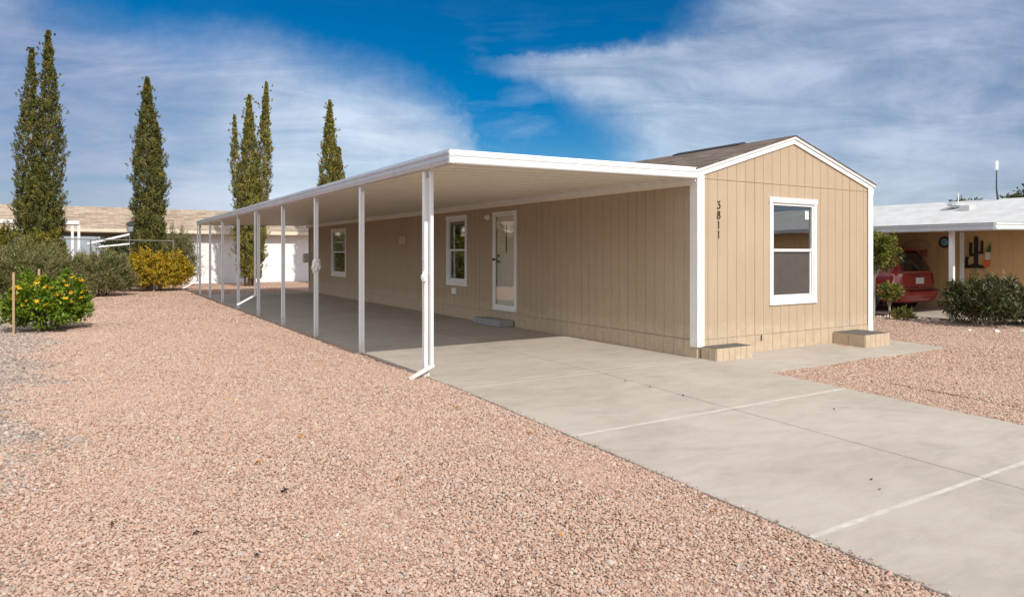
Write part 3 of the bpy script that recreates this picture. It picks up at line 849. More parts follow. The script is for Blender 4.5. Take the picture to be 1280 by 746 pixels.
# ---------------------------------------------------------------- carport
CY0, CY1 = 7.14, 28.15
CXO = 3.60
cp = empty('carport', (CXO, CY0, 0), 'long white aluminium carport awning on slender posts beside the tan house', 'carport')
def soff(x): return 2.600 + (x-CXO)/(HX0-CXO)*.060
def carport():
    b = MB()
    per = .3048
    prof = [(0,0),(.090,0),(.098,.012),(.112,.012),(.120,0),(.196,0),(.200,.094),(.300,.094)]
    pts = []
    y = CY0+.02
    while y < CY1-.03:
        for a, h in prof:
            if y+a < CY1-.02: pts.append((y+a, h))
        y += per
    x0, x1 = CXO+.03, HX0-.055
    for side, dz in ((0, 0),):
        A = [b.bm.verts.new((x0, yy, soff(x0)+h)) for yy, h in pts]
        B = [b.bm.verts.new((x1, yy, soff(x1)+h)) for yy, h in pts]
        for i in range(len(pts)-1): b.bm.faces.new((A[i], A[i+1], B[i+1], B[i]))
    b.obj('soffit_sheet', M['soffit'], cp)
    b = MB()
    b.hexa([(CXO+.02,CY0+.02,2.705),(HX0-.05,CY0+.02,2.765),(HX0-.05,CY1-.02,2.765),(CXO+.02,CY1-.02,2.705),
            (CXO+.02,CY0+.02,2.72),(HX0-.05,CY0+.02,2.78),(HX0-.05,CY1-.02,2.78),(CXO+.02,CY1-.02,2.72)])
    b.obj('roof_sheet', M['white'], cp)
    # front and end fascia: two rounded bands
    pr = [(0,0),(.030,0),(.040,.012),(.040,.058),(.022,.070),(.022,.082),(.040,.094),(.040,.146),(.030,.158),(0,.158)]
    b = MB()
    b.prism(pr, lambda p: (CXO-.03, CY0+.01-p[0], 2.585+p[1]), lambda p: (HX0-.045, CY0+.01-p[0], 2.640+p[1]))
    b.obj('front_fascia', M['white'], cp)
    b = MB()
    b.prism(pr, lambda p: (CXO-.03, CY1-.01+p[0], 2.585+p[1]), lambda p: (HX0-.045, CY1-.01+p[0], 2.640+p[1]))
    b.obj('rear_fascia', M['alu'], cp)
    # gutter along the open side
    pg = [(0,.0),(.02,-.004),(.05,.0),(.066,.02),(.058,.034),(.072,.048),(.072,.07),(.060,.082),(.060,.098),(.078,.112),(.078,.135),(.066,.15),(.066,.160),(0,.160)]
    b = MB()
    b.prism(pg, lambda p: (CXO+.035-p[0], CY0-.028, 2.588+p[1]), lambda p: (CXO+.035-p[0], CY1+.02, 2.588+p[1]))
    b.obj('gutter', M['alu'], cp)
    b = MB(); b.box(CXO+.04, CXO+.10, CY0+.03, CY1-.03, 2.575, 2.598); b.obj('eave_beam', M['cream'], cp)
    # ledger along the house
    b = MB()
    b.prism([(0,0),(.030,0),(.030,.045),(.050,.052),(.050,.095),(.040,.106),(0,.106)], lambda p: (HX0-.011-p[0], CY0+.03, 2.548+p[1]), lambda p: (HX0-.011-p[0], CY1-.03, 2.548+p[1]))
    b.obj('wall_ledger', M['cream'], cp)
    # posts
    for k, y in enumerate([7.95, 10.32, 12.80, 15.30, 17.80, 20.42, 23.02, 25.55, 28.0]):
        zb = gz(3.5, y)-.01
        x0 = CXO+.022
        b = MB()
        w = .068
        # square tube with flutes
        b.prism([(0,0),(.020,0),(.023,.005),(.045,.005),(.048,0),(w,0),(w,.020),(w-.005,.023),(w-.005,.045),(w,.048),(w,w),(.048,w),(.045,w-.005),(.023,w-.005),(.020,w),(0,w),(0,.048),(.005,.045),(.005,.023),(0,.020)],
                lambda p: (x0+p[0], y-w/2+p[1], zb), lambda p: (x0+p[0], y-w/2+p[1], 2.576))
        po = b.obj('post', M['white'], cp)
        b = MB(); b.box(x0+.01, x0+w-.01, y-w/2-.006, y-w/2-.001, 2.50, 2.59); b.box(x0+w+.001, x0+w+.006, y-.03, y+.03, 2.50, 2.575); b.obj('bracket', M['alu'], po)
    # downspouts
    for y, kick in ((7.93, .30), (17.90, .42), (28.12, .5)):
        b = MB(); w = .038
        xa = CXO+.115 if y < 9 else CXO-.02
        def ds(pts):
            for (p, q) in zip(pts, pts[1:]):
                p, q = Vector(p), Vector(q); d = (q-p).normalized()
                yv = Vector((0, 1, 0)); n = d.cross(yv).normalized()
                a = w/2; c2 = w*.62
                b.hexa([p-n*a-yv*c2, p+n*a-yv*c2, p+n*a+yv*c2, p-n*a+yv*c2, q-n*a-yv*c2, q+n*a-yv*c2, q+n*a+yv*c2, q-n*a+yv*c2])
        yy = y-.075 if y < 9 else y-.0
        z1 = .13 if y < 9 else .50
        if y < 9:
            xa = CXO+.088
            ds([(xa, yy, 2.56), (xa, yy, z1)])
            ds([(xa+.03, yy+.002, z1+.015), (xa-kick, yy+.002, -.005)])
            ds([(xa-.01, yy+.02, 2.575), (xa+.0, yy, 2.53)])
        else:
            ds([(xa, yy-.075, 2.57), (xa, yy-.075, z1)]); ds([(xa+.03, yy-.073, z1+.02), (xa-kick, yy-.073, z1-.26 if y > 20 else z1-.22)])
        b.obj('downspout', M['white'], cp)
carport()
# peeling wrap left on two posts
M['wrap'] = m_mottle('peeling_film', (.55,.46,.40), (.70,.66,.62), 30, .7, 0, .6, 120)
def wrap(x, y, z0, z1, r, label):
    rs = random.Random(int(y*10)); b = MB()
    n = int((z1-z0)/.02)
    L, Rr = [], []
    for i in range(n+1):
        z = z0+(z1-z0)*i/n
        bulge = r*max(0, 1-abs(z-(z0+z1)*.5-.02)/((z1-z0)*.5))**1.5
        j = rs.uniform(-.004, .004)
        L.append((x-.006-bulge*.6+j, y-.038-bulge*.3, z)); Rr.append((x-.004+rs.uniform(0, .004), y+.01, z))
        L[-1] = (L[-1][0]-.004, L[-1][1], z)
    M3 = [((a[0]+c[0])/2-.004-rs.uniform(0, .004), (a[1]+c[1])/2, a[2]) for a, c in zip(L, Rr)]
    for A, B in ((L, M3), (M3, Rr)):
        for i in range(n): b.face([A[i], B[i], B[i+1], A[i+1]])
    bmesh.ops.remove_doubles(b.bm, verts=b.bm.verts[:], dist=.0005)
    o = b.obj('film_wrap', M['wrap'], cp)
    md = o.modifiers.new('thick', 'SOLIDIFY'); md.thickness = .004
wrap(CXO+.022, 7.95, .55, 1.45, .03, '')
def blob(x, y, z, rx, ry, rz, seed, name, mt, parent):
    rs = np.random.RandomState(seed); bm = bmesh.new()
    bmesh.ops.create_icosphere(bm, subdivisions=3, radius=1)
    for v in bm.verts:
        c = v.co; k = 1+.16*math.sin(c.x*7+seed)*math.cos(c.z*6+seed)+.10*math.sin(c.y*13+c.z*11)+rs.uniform(-.03, .03)
        v.co = Vector((x+c.x*k*rx, y+c.y*k*ry, z+c.z*k*rz))
    me = bpy.data.meshes.new(name); bm.to_mesh(me); bm.free()
    return link(name, me, mt, parent)
M['foam'] = m_mottle('crumpled_plastic', (.70,.68,.64), (.80,.78,.75), 20, .6, 0, .5, 60)
blob(CXO+.012, 7.91, 1.245, .034, .04, .07, 3, 'wrap_knot', M['foam'], cp)
blob(CXO+.056, 12.80, 1.32, .078, .066, .15, 5, 'wrap_knot', M['foam'], cp)

# --------------------------------------------------------- leafy geometry
def leaf_mesh(C, D, Nn, L, Wd, tone, fold=.25):
    """arrays: centres, directions, normals, lengths, widths -> folded diamond leaves"""
    n = len(C)
    D = D/np.linalg.norm(D, axis=1, keepdims=True)
    S_ = np.cross(D, Nn); S_ /= (np.linalg.norm(S_, axis=1, keepdims=True)+1e-9)
    N2 = np.cross(S_, D)
    L = L[:, None]; Wd = Wd[:, None]
    a = C; tip = C+D*L - N2*L*.12
    m = C+D*L*.45
    l = m+S_*Wd*.5+N2*Wd*fold; r = m-S_*Wd*.5+N2*Wd*fold
    V = np.stack([a, l, tip, r], 1).reshape(-1, 3)
    me = bpy.data.meshes.new('foliage')
    me.vertices.add(4*n); me.vertices.foreach_set('co', V.astype('f').ravel())
    me.loops.add(6*n); me.polygons.add(2*n)
    base = np.arange(n)[:, None]*4
    idx = (base+np.array([0, 2, 1, 0, 3, 2])).ravel()
    me.loops.foreach_set('vertex_index', idx.astype('i'))
    me.polygons.foreach_set('loop_start', (np.arange(2*n)*3).astype('i'))
    me.polygons.foreach_set('loop_total', np.full(2*n, 3, 'i'))
    at = me.attributes.new('tone', 'FLOAT', 'FACE'); at.data.foreach_set('value', np.repeat(tone, 2).astype('f'))
    me.update(); me.validate()
    return me
def unit(v): return v/(np.linalg.norm(v, axis=1, keepdims=True)+1e-9)

def cypress(loc, spires, label, seed, mt, sprigs=1500, cat='tree'):
    """spires: (dx, dy, z0, height, radius, lean)"""
    rs = np.random.RandomState(seed)
    root = empty('cypress_tree', loc, label, cat, 'columnar cypress trees behind the carport')
    CC, DD, NN, LL, WW, TT = [], [], [], [], [], []
    b = MB()
    for (dx, dy, z0, H, rad, lean, dens) in spires:
        n = int(sprigs*dens)
        b.tube([(loc[0]+dx*.3, loc[1]+dy*.3, loc[2]-.1), (loc[0]+dx*.6, loc[1]+dy, loc[2]+H*.3), (loc[0]+dx+lean*.6, loc[1]+dy, loc[2]+H*.62), (loc[0]+dx+lean, loc[1]+dy, loc[2]+H*.95)], [.11*rad/.7+.03, .08*rad/.7+.02, .05*rad/.7, .012], 8)
        u = rs.rand(n)
        h = z0+(H-z0)*(u**.92)
        f = (h-z0)/(H-z0)
        prof = np.minimum(1, ((1-f)*2.3)**.95)*np.minimum(1, .70+f*1.6)
        th = rs.rand(n)*6.283
        lump = 1+.16*np.sin(th*3+h*2.3+seed)*np.cos(h*3.1+seed)+.17*np.sin(h*6+th*2)+.13*np.sin(h*13+th*5)
        rr = .90*rad*prof*lump*(rs.rand(n)**.30)
        c = np.stack([loc[0]+dx*(.6+.4*np.clip(f*1.6,0,1))+lean*f+rr*np.cos(th), loc[1]+dy+rr*np.sin(th), loc[2]+h], 1)
        out = np.stack([np.cos(th), np.sin(th), np.zeros(n)], 1)
        hole = (np.sin(th*2.3+h*2.9+seed*1.7)*np.sin(h*5.1+th*3+seed) > .64) | (np.sin(h*9.3+th*4.1)*np.sin(h*4.7-th*2+seed*.3) > .84)
        stray = (rs.rand(n) < .045)
        keep = ~(hole & (rr > rad*prof*.45)); out, c, rr, th, h, prof, stray = out[keep], c[keep], rr[keep], th[keep], h[keep], prof[keep], stray[keep]; n = int(keep.sum())
        d = unit(out*(.26+.34*rs.rand(n))[:, None]+np.array([0, 0, 1.0])+rs.normal(0, .20, (n, 3)))
        c = c+out*(stray*rs.uniform(.05, .26, n))[:, None]
        k = 20
        sl_ = rs.uniform(.10, .32, n)*(.30+.70*prof)
        st = rs.normal(.45, .24, n)
        st = st+.22*np.sin(h*2.3+th*2+seed)*np.sin(h*5.7-th*3)
        for i in range(k):
            t_ = (i+rs.rand(n))/k
            p = c+d*(sl_*t_)[:, None]+rs.normal(0, .028, (n, 3))*(1.2-t_)[:, None]*(.4+.6*prof)[:, None]
            CC.append(p); DD.append(unit(d+rs.normal(0, .55, (n, 3)))); NN.append(unit(out+rs.normal(0, .6, (n, 3))))
            LL.append(rs.uniform(.05, .10, n)); WW.append(rs.uniform(.022, .042, n)); TT.append(np.clip(st+rs.normal(0, .13, n), 0, 1))
    me = leaf_mesh(*[np.concatenate(q) for q in (CC, DD, NN, LL, WW, TT)])
    link('crown', me, mt, root)
    b.obj('trunk', M['bark'], root, smooth=True)
    return root
cypress((-1.50, 34.0, 0), [(-.66, 0, .4, 9.8, .44, .34, 1.3), (.36, .1, .3, 10.6, .50, -.14, 1.8), (-.10, -.1, .2, 5.4, .82, 0, 1.3)], 'tallest cypress at far left whose crown splits into two pointed spires', 3, M['cypress'])
cypress((2.38, 34.0, 0), [(0, 0, .35, 9.15, .62, -.06, 2.6), (.22, .05, .6, 7.2, .42, .1, .8)], 'single pointed dense dark cypress, second from the left', 8, M['cypress'])
cypress((6.62, 34.0, 0), [(-.10, 0, .30, 8.9, .46, .05, 1.8), (.48, 0, 1.0, 9.6, .32, .25, 1.2), (-.68, 0, 2.2, 7.9, .18, -.02, .35), (.05, .2, .3, 5.4, .68, 0, 1.3)], 'yellowish cypress of several ragged spires seen through and above the far end of the carport', 15, M['cypress_y'])
cypress((10.35, 34.0, 0), [(0, 0, .3, 9.1, .48, .05, 2.2), (.32, 0, 3, 6.8, .28, .2, .5)], 'single slim cypress rising above the middle of the carport roof', 21, M['cypress_y'])

def shrub(name, loc, dims, mt, label, cat, n=2500, per=9, ll=(.05,.08), lw=(.02,.03), seed=1, twist=.6, upness=.5, flowers=None, group=None, stems=9, clump=.10, base=.05, flat=.7, bark='bark', lumps=1.0):
    rs = np.random.RandomState(seed)
    root = empty(name, loc, label, cat, group)
    a, bb, h = dims
    th = rs.rand(n)*6.283; cz = rs.rand(n)**.8*1.02-.18
    sr = np.sqrt(np.clip(1-np.clip(cz, 0, 1)**2*.97, 0, 1))*np.where(cz < 0, 1+cz*1.6, 1)
    rad = rs.rand(n)**.30
    lump = 1+lumps*(.20*np.sin(th*3+seed+cz*3)+.13*np.sin(th*7+cz*8+seed*2)+.10*np.sin(th*12+seed))
    out = np.stack([np.cos(th)*sr, np.sin(th)*sr, np.clip(cz, -.2, 1)*1.0], 1)
    zc = loc[2]+base+(h-base)*(.20+.80*np.clip(cz*rad*(.84+.16*lump), -.22, 1.1))
    c = np.stack([loc[0]+a*out[:, 0]*rad*lump, loc[1]+bb*out[:, 1]*rad*lump, zc], 1)
    # longer shoots break the outline
    ns = max(10, n//26); m = ns*8
    sth = rs.rand(ns)*6.283; sel = rs.uniform(.15, 1.0, ns); sx_ = np.cos(sth)*np.sqrt(1-sel**2*.9); sy_ = np.sin(sth)*np.sqrt(1-sel**2*.9)
    ext = rs.uniform(.98, 1.18, ns)
    idx = rs.choice(n, min(m, n//3), replace=False); sh = rs.randint(0, ns, len(idx)); tt = rs.uniform(.72, 1.0, len(idx))*ext[sh]
    c[idx, 0] = loc[0]+a*sx_[sh]*tt; c[idx, 1] = loc[1]+bb*sy_[sh]*tt; c[idx, 2] = loc[2]+base+(h-base)*(.2+.8*np.clip(sel[sh]*tt, 0, 1.3))
    out[idx, 0] = sx_[sh]; out[idx, 1] = sy_[sh]; out[idx, 2] = sel[sh]
    od = unit(out+np.array([0, 0, upness])+rs.normal(0, .3, (n, 3)))
    CC, DD, NN, LL, WW, TT = [], [], [], [], [], []
    st = rs.normal(.45, .15, n)
    for i in range(per):
        t_ = (i+rs.rand(n))/per
        p = c+od*((t_-.3)*clump*2)[:, None]+rs.normal(0, clump*.25, (n, 3))
        CC.append(p); DD.append(unit(od*(.9)+rs.normal(0, twist, (n, 3)))); NN.append(unit(np.array([0, 0, flat])+out*.5+rs.normal(0, .5, (n, 3))))
        LL.append(rs.uniform(*ll, n)); WW.append(rs.uniform(*lw, n)); TT.append(np.clip(st+rs.normal(0, .17, n), 0, 1))
    Q = [np.concatenate(q) for q in (CC, DD, NN, LL, WW, TT)]
    k = Q[0][:, 2] > loc[2]+.01
    link('foliage', leaf_mesh(*[q[k] for q in Q]), mt, root)
    b = MB()
    for i in range(stems):
        an = 6.283*i/stems+rs.rand(); r1 = rs.uniform(.3, .85)
        e1 = Vector((loc[0]+a*r1*math.cos(an), loc[1]+bb*r1*math.sin(an), loc[2]+h*rs.uniform(.5, .85)))
        s0 = Vector((loc[0]+.12*a*math.cos(an), loc[1]+.12*bb*math.sin(an), loc[2]-.06))
        mid = (s0+e1)/2+Vector((rs.normal(0, .05), rs.normal(0, .05), -.08*h))
        b.tube([s0, mid, e1], [.016+h*.006, .012+h*.003, .004], 6)
        for j in range(3):
            q = mid.lerp(e1, rs.uniform(.1, .8)); b.tube([q, q+Vector((rs.normal(0, .2)*a, rs.normal(0, .2)*bb, rs.uniform(.1, .3)*h))], [.007, .003], 5)
    b.obj('stems', M[bark], root)
    if flowers:
        m_ = flowers[0]; top = flowers[1]
        idx = np.where((rad > .85) & (cz > top))[0]
        idx = rs.choice(idx, min(m_, len(idx)), replace=False)
        for q in idx:
            cen = c[q]+od[q]*clump*1.4; fb = bmesh.new(); hub = fb.verts.new(cen); r_ = rs.uniform(.036, .066); tilt = unit(rs.normal(0, .5, (1, 3))+np.array([[0, -.6, .8]]))[0]
            u_ = np.cross(tilt, [1, 0, .2]); u_ /= np.linalg.norm(u_); v_ = np.cross(tilt, u_)
            rim = [fb.verts.new(cen+(u_*math.cos(q2*.5236)+v_*math.sin(q2*.5236))*r_*(1 if q2 % 2 else .5)+tilt*(.018 if q2 % 2 else .008)+rs.normal(0, .004, 3)) for q2 in range(12)]
            for q2 in range(12): fb.faces.new((hub, rim[q2], rim[(q2+1) % 12]))
            fm = bpy.data.meshes.new('flower'); fb.to_mesh(fm); fb.free()
            at = fm.attributes.new('tone', 'FLOAT', 'FACE'); at.data.foreach_set('value', np.full(12, rs.rand(), 'f'))
            link('flower', fm, M['flower'], root)
    return root
shrub('flowering_shrub', (-.62, 16.75, gz(-.6, 16.7)), (.68, .62, 1.14), M['lush'], 'bright green shrub with yellow flowers growing around two wooden stakes', 'shrub', 1250, 9, (.06,.10), (.034,.052), 5, .7, .35, (98, .30), clump=.075, lumps=.6)
shrub('olive_green_shrub', (-1.75, 28.0, gz(-2, 28)), (1.65, 1.3, 1.80), M['olive'], 'large grey green feathery shrub behind the flowering shrub', 'shrub', 4200, 11, (.08,.14), (.016,.026), 9, .5, .8, clump=.14, stems=22, lumps=.8)
shrub('olive_green_shrub', (-4.6, 26.6, gz(-4, 27)), (1.6, 1.2, 1.85), M['olive'], 'grey green feathery shrub cut by the left edge of the photo', 'shrub', 2600, 11, (.08,.14), (.016,.026), 29, .5, .8, clump=.14, stems=12)
shrub('olive_green_shrub', (.45, 28.9, gz(0, 29)), (.98, .95, 1.55), M['olive'], 'rounded grey green shrub between the large feathery shrub and the golden one', 'shrub', 2400, 11, (.08,.14), (.016,.026), 19, .5, .8, clump=.13, stems=12, lumps=.8)
shrub('golden_shrub', (2.42, 31.9, gz(2, 32)), (1.45, 1.05, 1.60), M['golden'], 'golden yellow shrub in the middle of the back border', 'shrub', 2600, 9, (.08,.13), (.035,.055), 12, .7, .5, clump=.09, stems=16, lumps=.6, bark='palebark')
shrub('olive_green_shrub', (3.45, 36.0, 0), (1.0, .8, 2.65), M['olive'], 'taller grey green shrub behind the golden one, against the white wall', 'shrub', 2000, 10, (.08,.14), (.018,.03), 33, .5, 1.0, clump=.18, stems=12, lumps=1.3)
shrub('hedge', (-3.7, 31.4, 0), (1.7, 1.1, 2.75), M['hedge'], 'tall yellow green hedge at the left edge under the tallest cypress', 'hedge', 4200, 9, (.08,.13), (.035,.055), 40, .7, .5, clump=.13, stems=16, lumps=.8)
shrub('hedge', (-1.4, 31.8, 0), (.9, .8, 2.25), M['hedge'], 'yellow green hedge bush standing right below the two spired cypress', 'hedge', 1800, 9, (.08,.13), (.035,.055), 41, .7, .5, clump=.12, stems=10, lumps=.8)
shrub('olive_green_shrub', (-6.5, 22.5, 0), (2.2, 2.0, 3.6), M['olive'], 'tall olive green shrub beyond the left edge of the yard', 'shrub', 3000, 9, (.10,.16), (.03,.05), 44, .6, .6, clump=.15, stems=12)
shrub('hedge', (-9.0, 30.5, 0), (3.0, 2.0, 4.4), M['hedge'], 'high leafy hedge beyond the left edge of the yard', 'hedge', 3600, 9, (.12,.18), (.05,.08), 45, .7, .5, clump=.2, stems=12)
# right side
shrub('oleander_bush', (16.25, 7.15, gz(16, 7.1)), (.56, .6, .98), M['oleander'], 'dark green oleander bush before the red car park at the right', 'bush', 900, 8, (.09,.15), (.022,.034), 51, .6, 1.1, clump=.13, stems=14, lumps=1.3, bark='palebark')
shrub('oleander_bush', (17.25, 6.75, gz(17, 6.7)), (.45, .45, .70), M['oleander'], 'lower dark bush cut by the right edge of the photo', 'bush', 1000, 8, (.08,.13), (.018,.028), 53, .6, .9, clump=.10, stems=10, bark='palebark')

def small_tree(loc, h, crown_c, dims, label, seed, mt, n=420, trunk=.03, lean=(0,0)):
    root = empty('small_tree', loc, label, 'small tree')
    rs = np.random.RandomState(seed)
    b = MB()
    top = Vector(crown_c)
    b.tube([(loc[0], loc[1], loc[2]-.05), (loc[0]+.02, loc[1], loc[2]+h*.5), (loc[0]+lean[0], loc[1]+lean[1], loc[2]+h)], [trunk, trunk*.8, trunk*.6], 8)
    for i in range(7):
        an = i*.9; e = top+Vector((dims[0]*.7*math.cos(an), dims[1]*.7*math.sin(an), dims[2]*rs.uniform(-.3, .7)))
        s = Vector((loc[0]+lean[0]*.8, loc[1]+lean[1]*.8, loc[2]+h*.85)); b.tube([s, (s+e)/2+Vector((0, 0, .02)), e], [trunk*.55, trunk*.4, .004], 6)
    b.obj('trunk', M['palebark'], root)
    v = unit(rs.normal(0, 1, (n, 3))); rad = rs.rand(n)**.4
    lump = 1+.25*np.sin(v[:, 0]*5+seed)+.2*np.sin(v[:, 2]*7+v[:, 1]*4)
    c = np.array(crown_c)+v*np.array(dims)*(rad*lump)[:, None]
    CC, DD, NN, LL, WW, TT = [], [], [], [], [], []
    st = rs.normal(.5, .18, n)
    for i in range(8):
        CC.append(c+rs.normal(0, .03, (n, 3))); DD.append(unit(v+rs.normal(0, .6, (n, 3))+np.array([0, 0, .2]))); NN.append(unit(rs.normal(0, .6, (n, 3))+np.array([0, 0, .8])))
        LL.append(rs.uniform(.07, .11, n)); WW.append(rs.uniform(.03, .045, n)); TT.append(np.clip(st+rs.normal(0, .15, n), 0, 1))
    link('crown', leaf_mesh(*[np.concatenate(q) for q in (CC, DD, NN, LL, WW, TT)]), mt, root)
    return root
small_tree((15.75, 9.25, -.04), 1.15, (15.86, 9.22, 1.60), (.36, .36, .46), 'leafy small tree with reddish tips seen just right of the house corner', 61, M['citrus'], 460, .02, (.05, .0))
small_tree((16.15, 9.11, -.03), .36, (16.1, 9.07, .63), (.24, .24, .17), 'low branching plant with pale stem in the rock border by the red car', 62, M['citrus'], 120, .035)
shrub('agave_tuft', (16.12, 8.75, -.04), (.20, .20, .22), M['citrus'], 'small spiky green tuft at the foot of the low branching plant', 'plant', 60, 7, (.10,.16), (.015,.022), 63, .4, .9, clump=.05, stems=3)

# wooden stakes in the flowering shrub
for (px_, x, y, z1, lab) in ((18, -1.16, 16.25, 1.17, 'raw wooden stake at the left side of the flowering shrub'), (49, -.77, 16.5, 1.23, 'raw wooden stake poking out of the middle of the flowering shrub')):
    e = empty('wooden_stake', (x, y, 0), lab, 'stake')
    b = MB(); b.box(x-.02, x+.02, y-.02, y+.02, -.1, z1); b.obj('shaft', M['wood'], e, bevel=.003)

# rocks ---------------------------------------------------------------
M['rock'] = m_mottle('rock', (.50,.40,.32), (.66,.56,.47), 9, .9, 0, .8, 40)
M['rockpale'] = m_mottle('pale_rock', (.62,.58,.52), (.72,.69,.63), 9, .9, 0, .8, 40)
def rock(x, y, r, label, seed, pale=False, group=None, flat=.7):
    rs = np.random.RandomState(seed); bm = bmesh.new(); bmesh.ops.create_icosphere(bm, subdivisions=2, radius=1)
    for v in bm.verts:
        c = v.co; k = 1+.22*math.sin(c.x*3+seed)+.15*math.sin(c.y*4+seed*2)+rs.uniform(-.07, .07)
        v.co = Vector((c.x*k*r*1.15, c.y*k*r*.9, c.z*k*r*flat))
    me = bpy.data.meshes.new('rock'); bm.to_mesh(me); bm.free()
    o = link('rock', me, M['rockpale'] if pale else M['rock']); o.location = (x, y, gz(x, y)+r*flat*.55)
    setp(o, label, 'rock', group)
rock(3.80, 35.2, .26, 'largest pinkish boulder beside the golden shrub', 1)
rock(3.45, 35.3, .16, 'smaller rock left of the largest boulder by the golden shrub', 2)
rock(2.6, 34.2, .12, 'small rock at the foot of the golden shrub', 3, True)
rock(1.05, 32.6, .17, 'pale rock between the rounded grey green shrub and the golden shrub', 4, True)
rock(.75, 31.9, .13, 'pale low rock just right of the rounded grey green shrub', 6, True)
rk = random.Random(5)
k_ = 0
for i in range(26):
    y = rk.uniform(7.9, 10.2); x = rk.uniform(16.15, 16.75)-(y-8)*.06
    rock(x, y, rk.uniform(.035, .085), 'small pale or rusty landscaping rock in the border before the red car', 20+i, rk.random() < .5, 'landscaping rocks in the border')
for i, (x, y) in enumerate([(15.3, 6.5), (15.6, 6.15), (16.2, 6.0), (16.5, 5.7), (15.1, 6.9)]):
    rock(x, y, rk.uniform(.04, .07), 'small pale landscaping rock at the foot of the oleander bush', 70+i, True, 'rocks at the foot of the oleander')

# dry leaves ----------------------------------------------------------
M['leafdry'] = m_mottle('dry_leaf', (.20,.07,.02), (.32,.14,.03), 30, .8)
M['leafgold'] = m_mottle('gold_leaf', (.55,.28,.03), (.45,.2,.02), 30, .8)
M['leafdark'] = m_mottle('dark_leaf', (.035,.022,.018), (.06,.035,.025), 30, .8)
def dry_leaf(x, y, r, mt, label, seed, group):
    rs = random.Random(seed); bm = bmesh.new(); n = 9
    c = bm.verts.new((0, 0, .006)); ring = []
    for i in range(n):
        a = 6.283*i/n; q = r*(1 if i % 2 else .62)*(1.5 if i == 0 else 1)
        ring.append(bm.verts.new((q*math.cos(a), q*.62*math.sin(a), .012*rs.uniform(-.5, 1.6)+abs(math.sin(a))*r*.35)))
    for i in range(n): bm.faces.new((c, ring[i], ring[(i+1) % n]))
    me = bpy.data.meshes.new('leaf'); bm.to_mesh(me); bm.free()
    o = link('fallen_leaf', me, mt)
    on = 3.64 < x < 7.7
    o.location = (x, y, (g(y) if on else gz(x, y)+.022)+.003); o.rotation_euler = (rs.uniform(-.3, .3), rs.uniform(-.3, .3), rs.uniform(0, 6))
    md = o.modifiers.new('thick', 'SOLIDIFY'); md.thickness = .0015
    setp(o, label, 'leaf', group)
dry_leaf(1.15, 4.76, .030, M['leafdark'], 'dark curled leaf on the gravel, the darkest speck in the foreground', 1, None)
LV = [(1.11,5.42,0),(.14,4.73,2),(.55,4.35,2),(2.35,3.25,1),(2.82,3.94,0),(3.05,3.55,1),(1.55,5.9,1),(.95,6.6,0),(1.9,4.6,0),(2.6,2.9,0),(.2,6.9,0),(.8,3.9,2),(1.35,7.8,1),(2.5,9.3,1),(2.2,7.3,0),(3.2,6.2,0),(2.9,11.4,1),(3.1,13.2,1),(2.1,12.5,0),(1.4,10.9,0),(2.7,15.5,0),(2.9,17.0,0),(2.6,18.2,0),(3.0,19.6,1),(1.9,16.4,0),(.9,14.2,0),(3.3,8.6,0),(3.35,5.1,0),(3.45,2.6,0),(3.4,3.05,1),(9.1,4.3,0),(9.9,5.1,0),(8.3,4.9,0)]
for i, (x, y, k) in enumerate(LV):
    dry_leaf(x, y, random.Random(i).uniform(.014, .024), [M['leafdry'], M['leafgold'], M['leafdark']][k], 'small %s fallen leaf lying on the pink gravel' % ['rusty brown', 'golden', 'blackish'][k], 100+i, '%s fallen leaves on the gravel' % ['rusty brown', 'golden', 'blackish'][k])
for i, (x, y) in enumerate([(4.9, 2.9), (4.75, 2.75), (6.6, 4.3), (5.6, 6.4), (5.63, 6.0), (5.66, 5.5)]):
    dry_leaf(x, y, .012, M['leafdark'], 'tiny dark leaf scrap lying on the concrete driveway', 200+i, 'leaf scraps on the driveway')

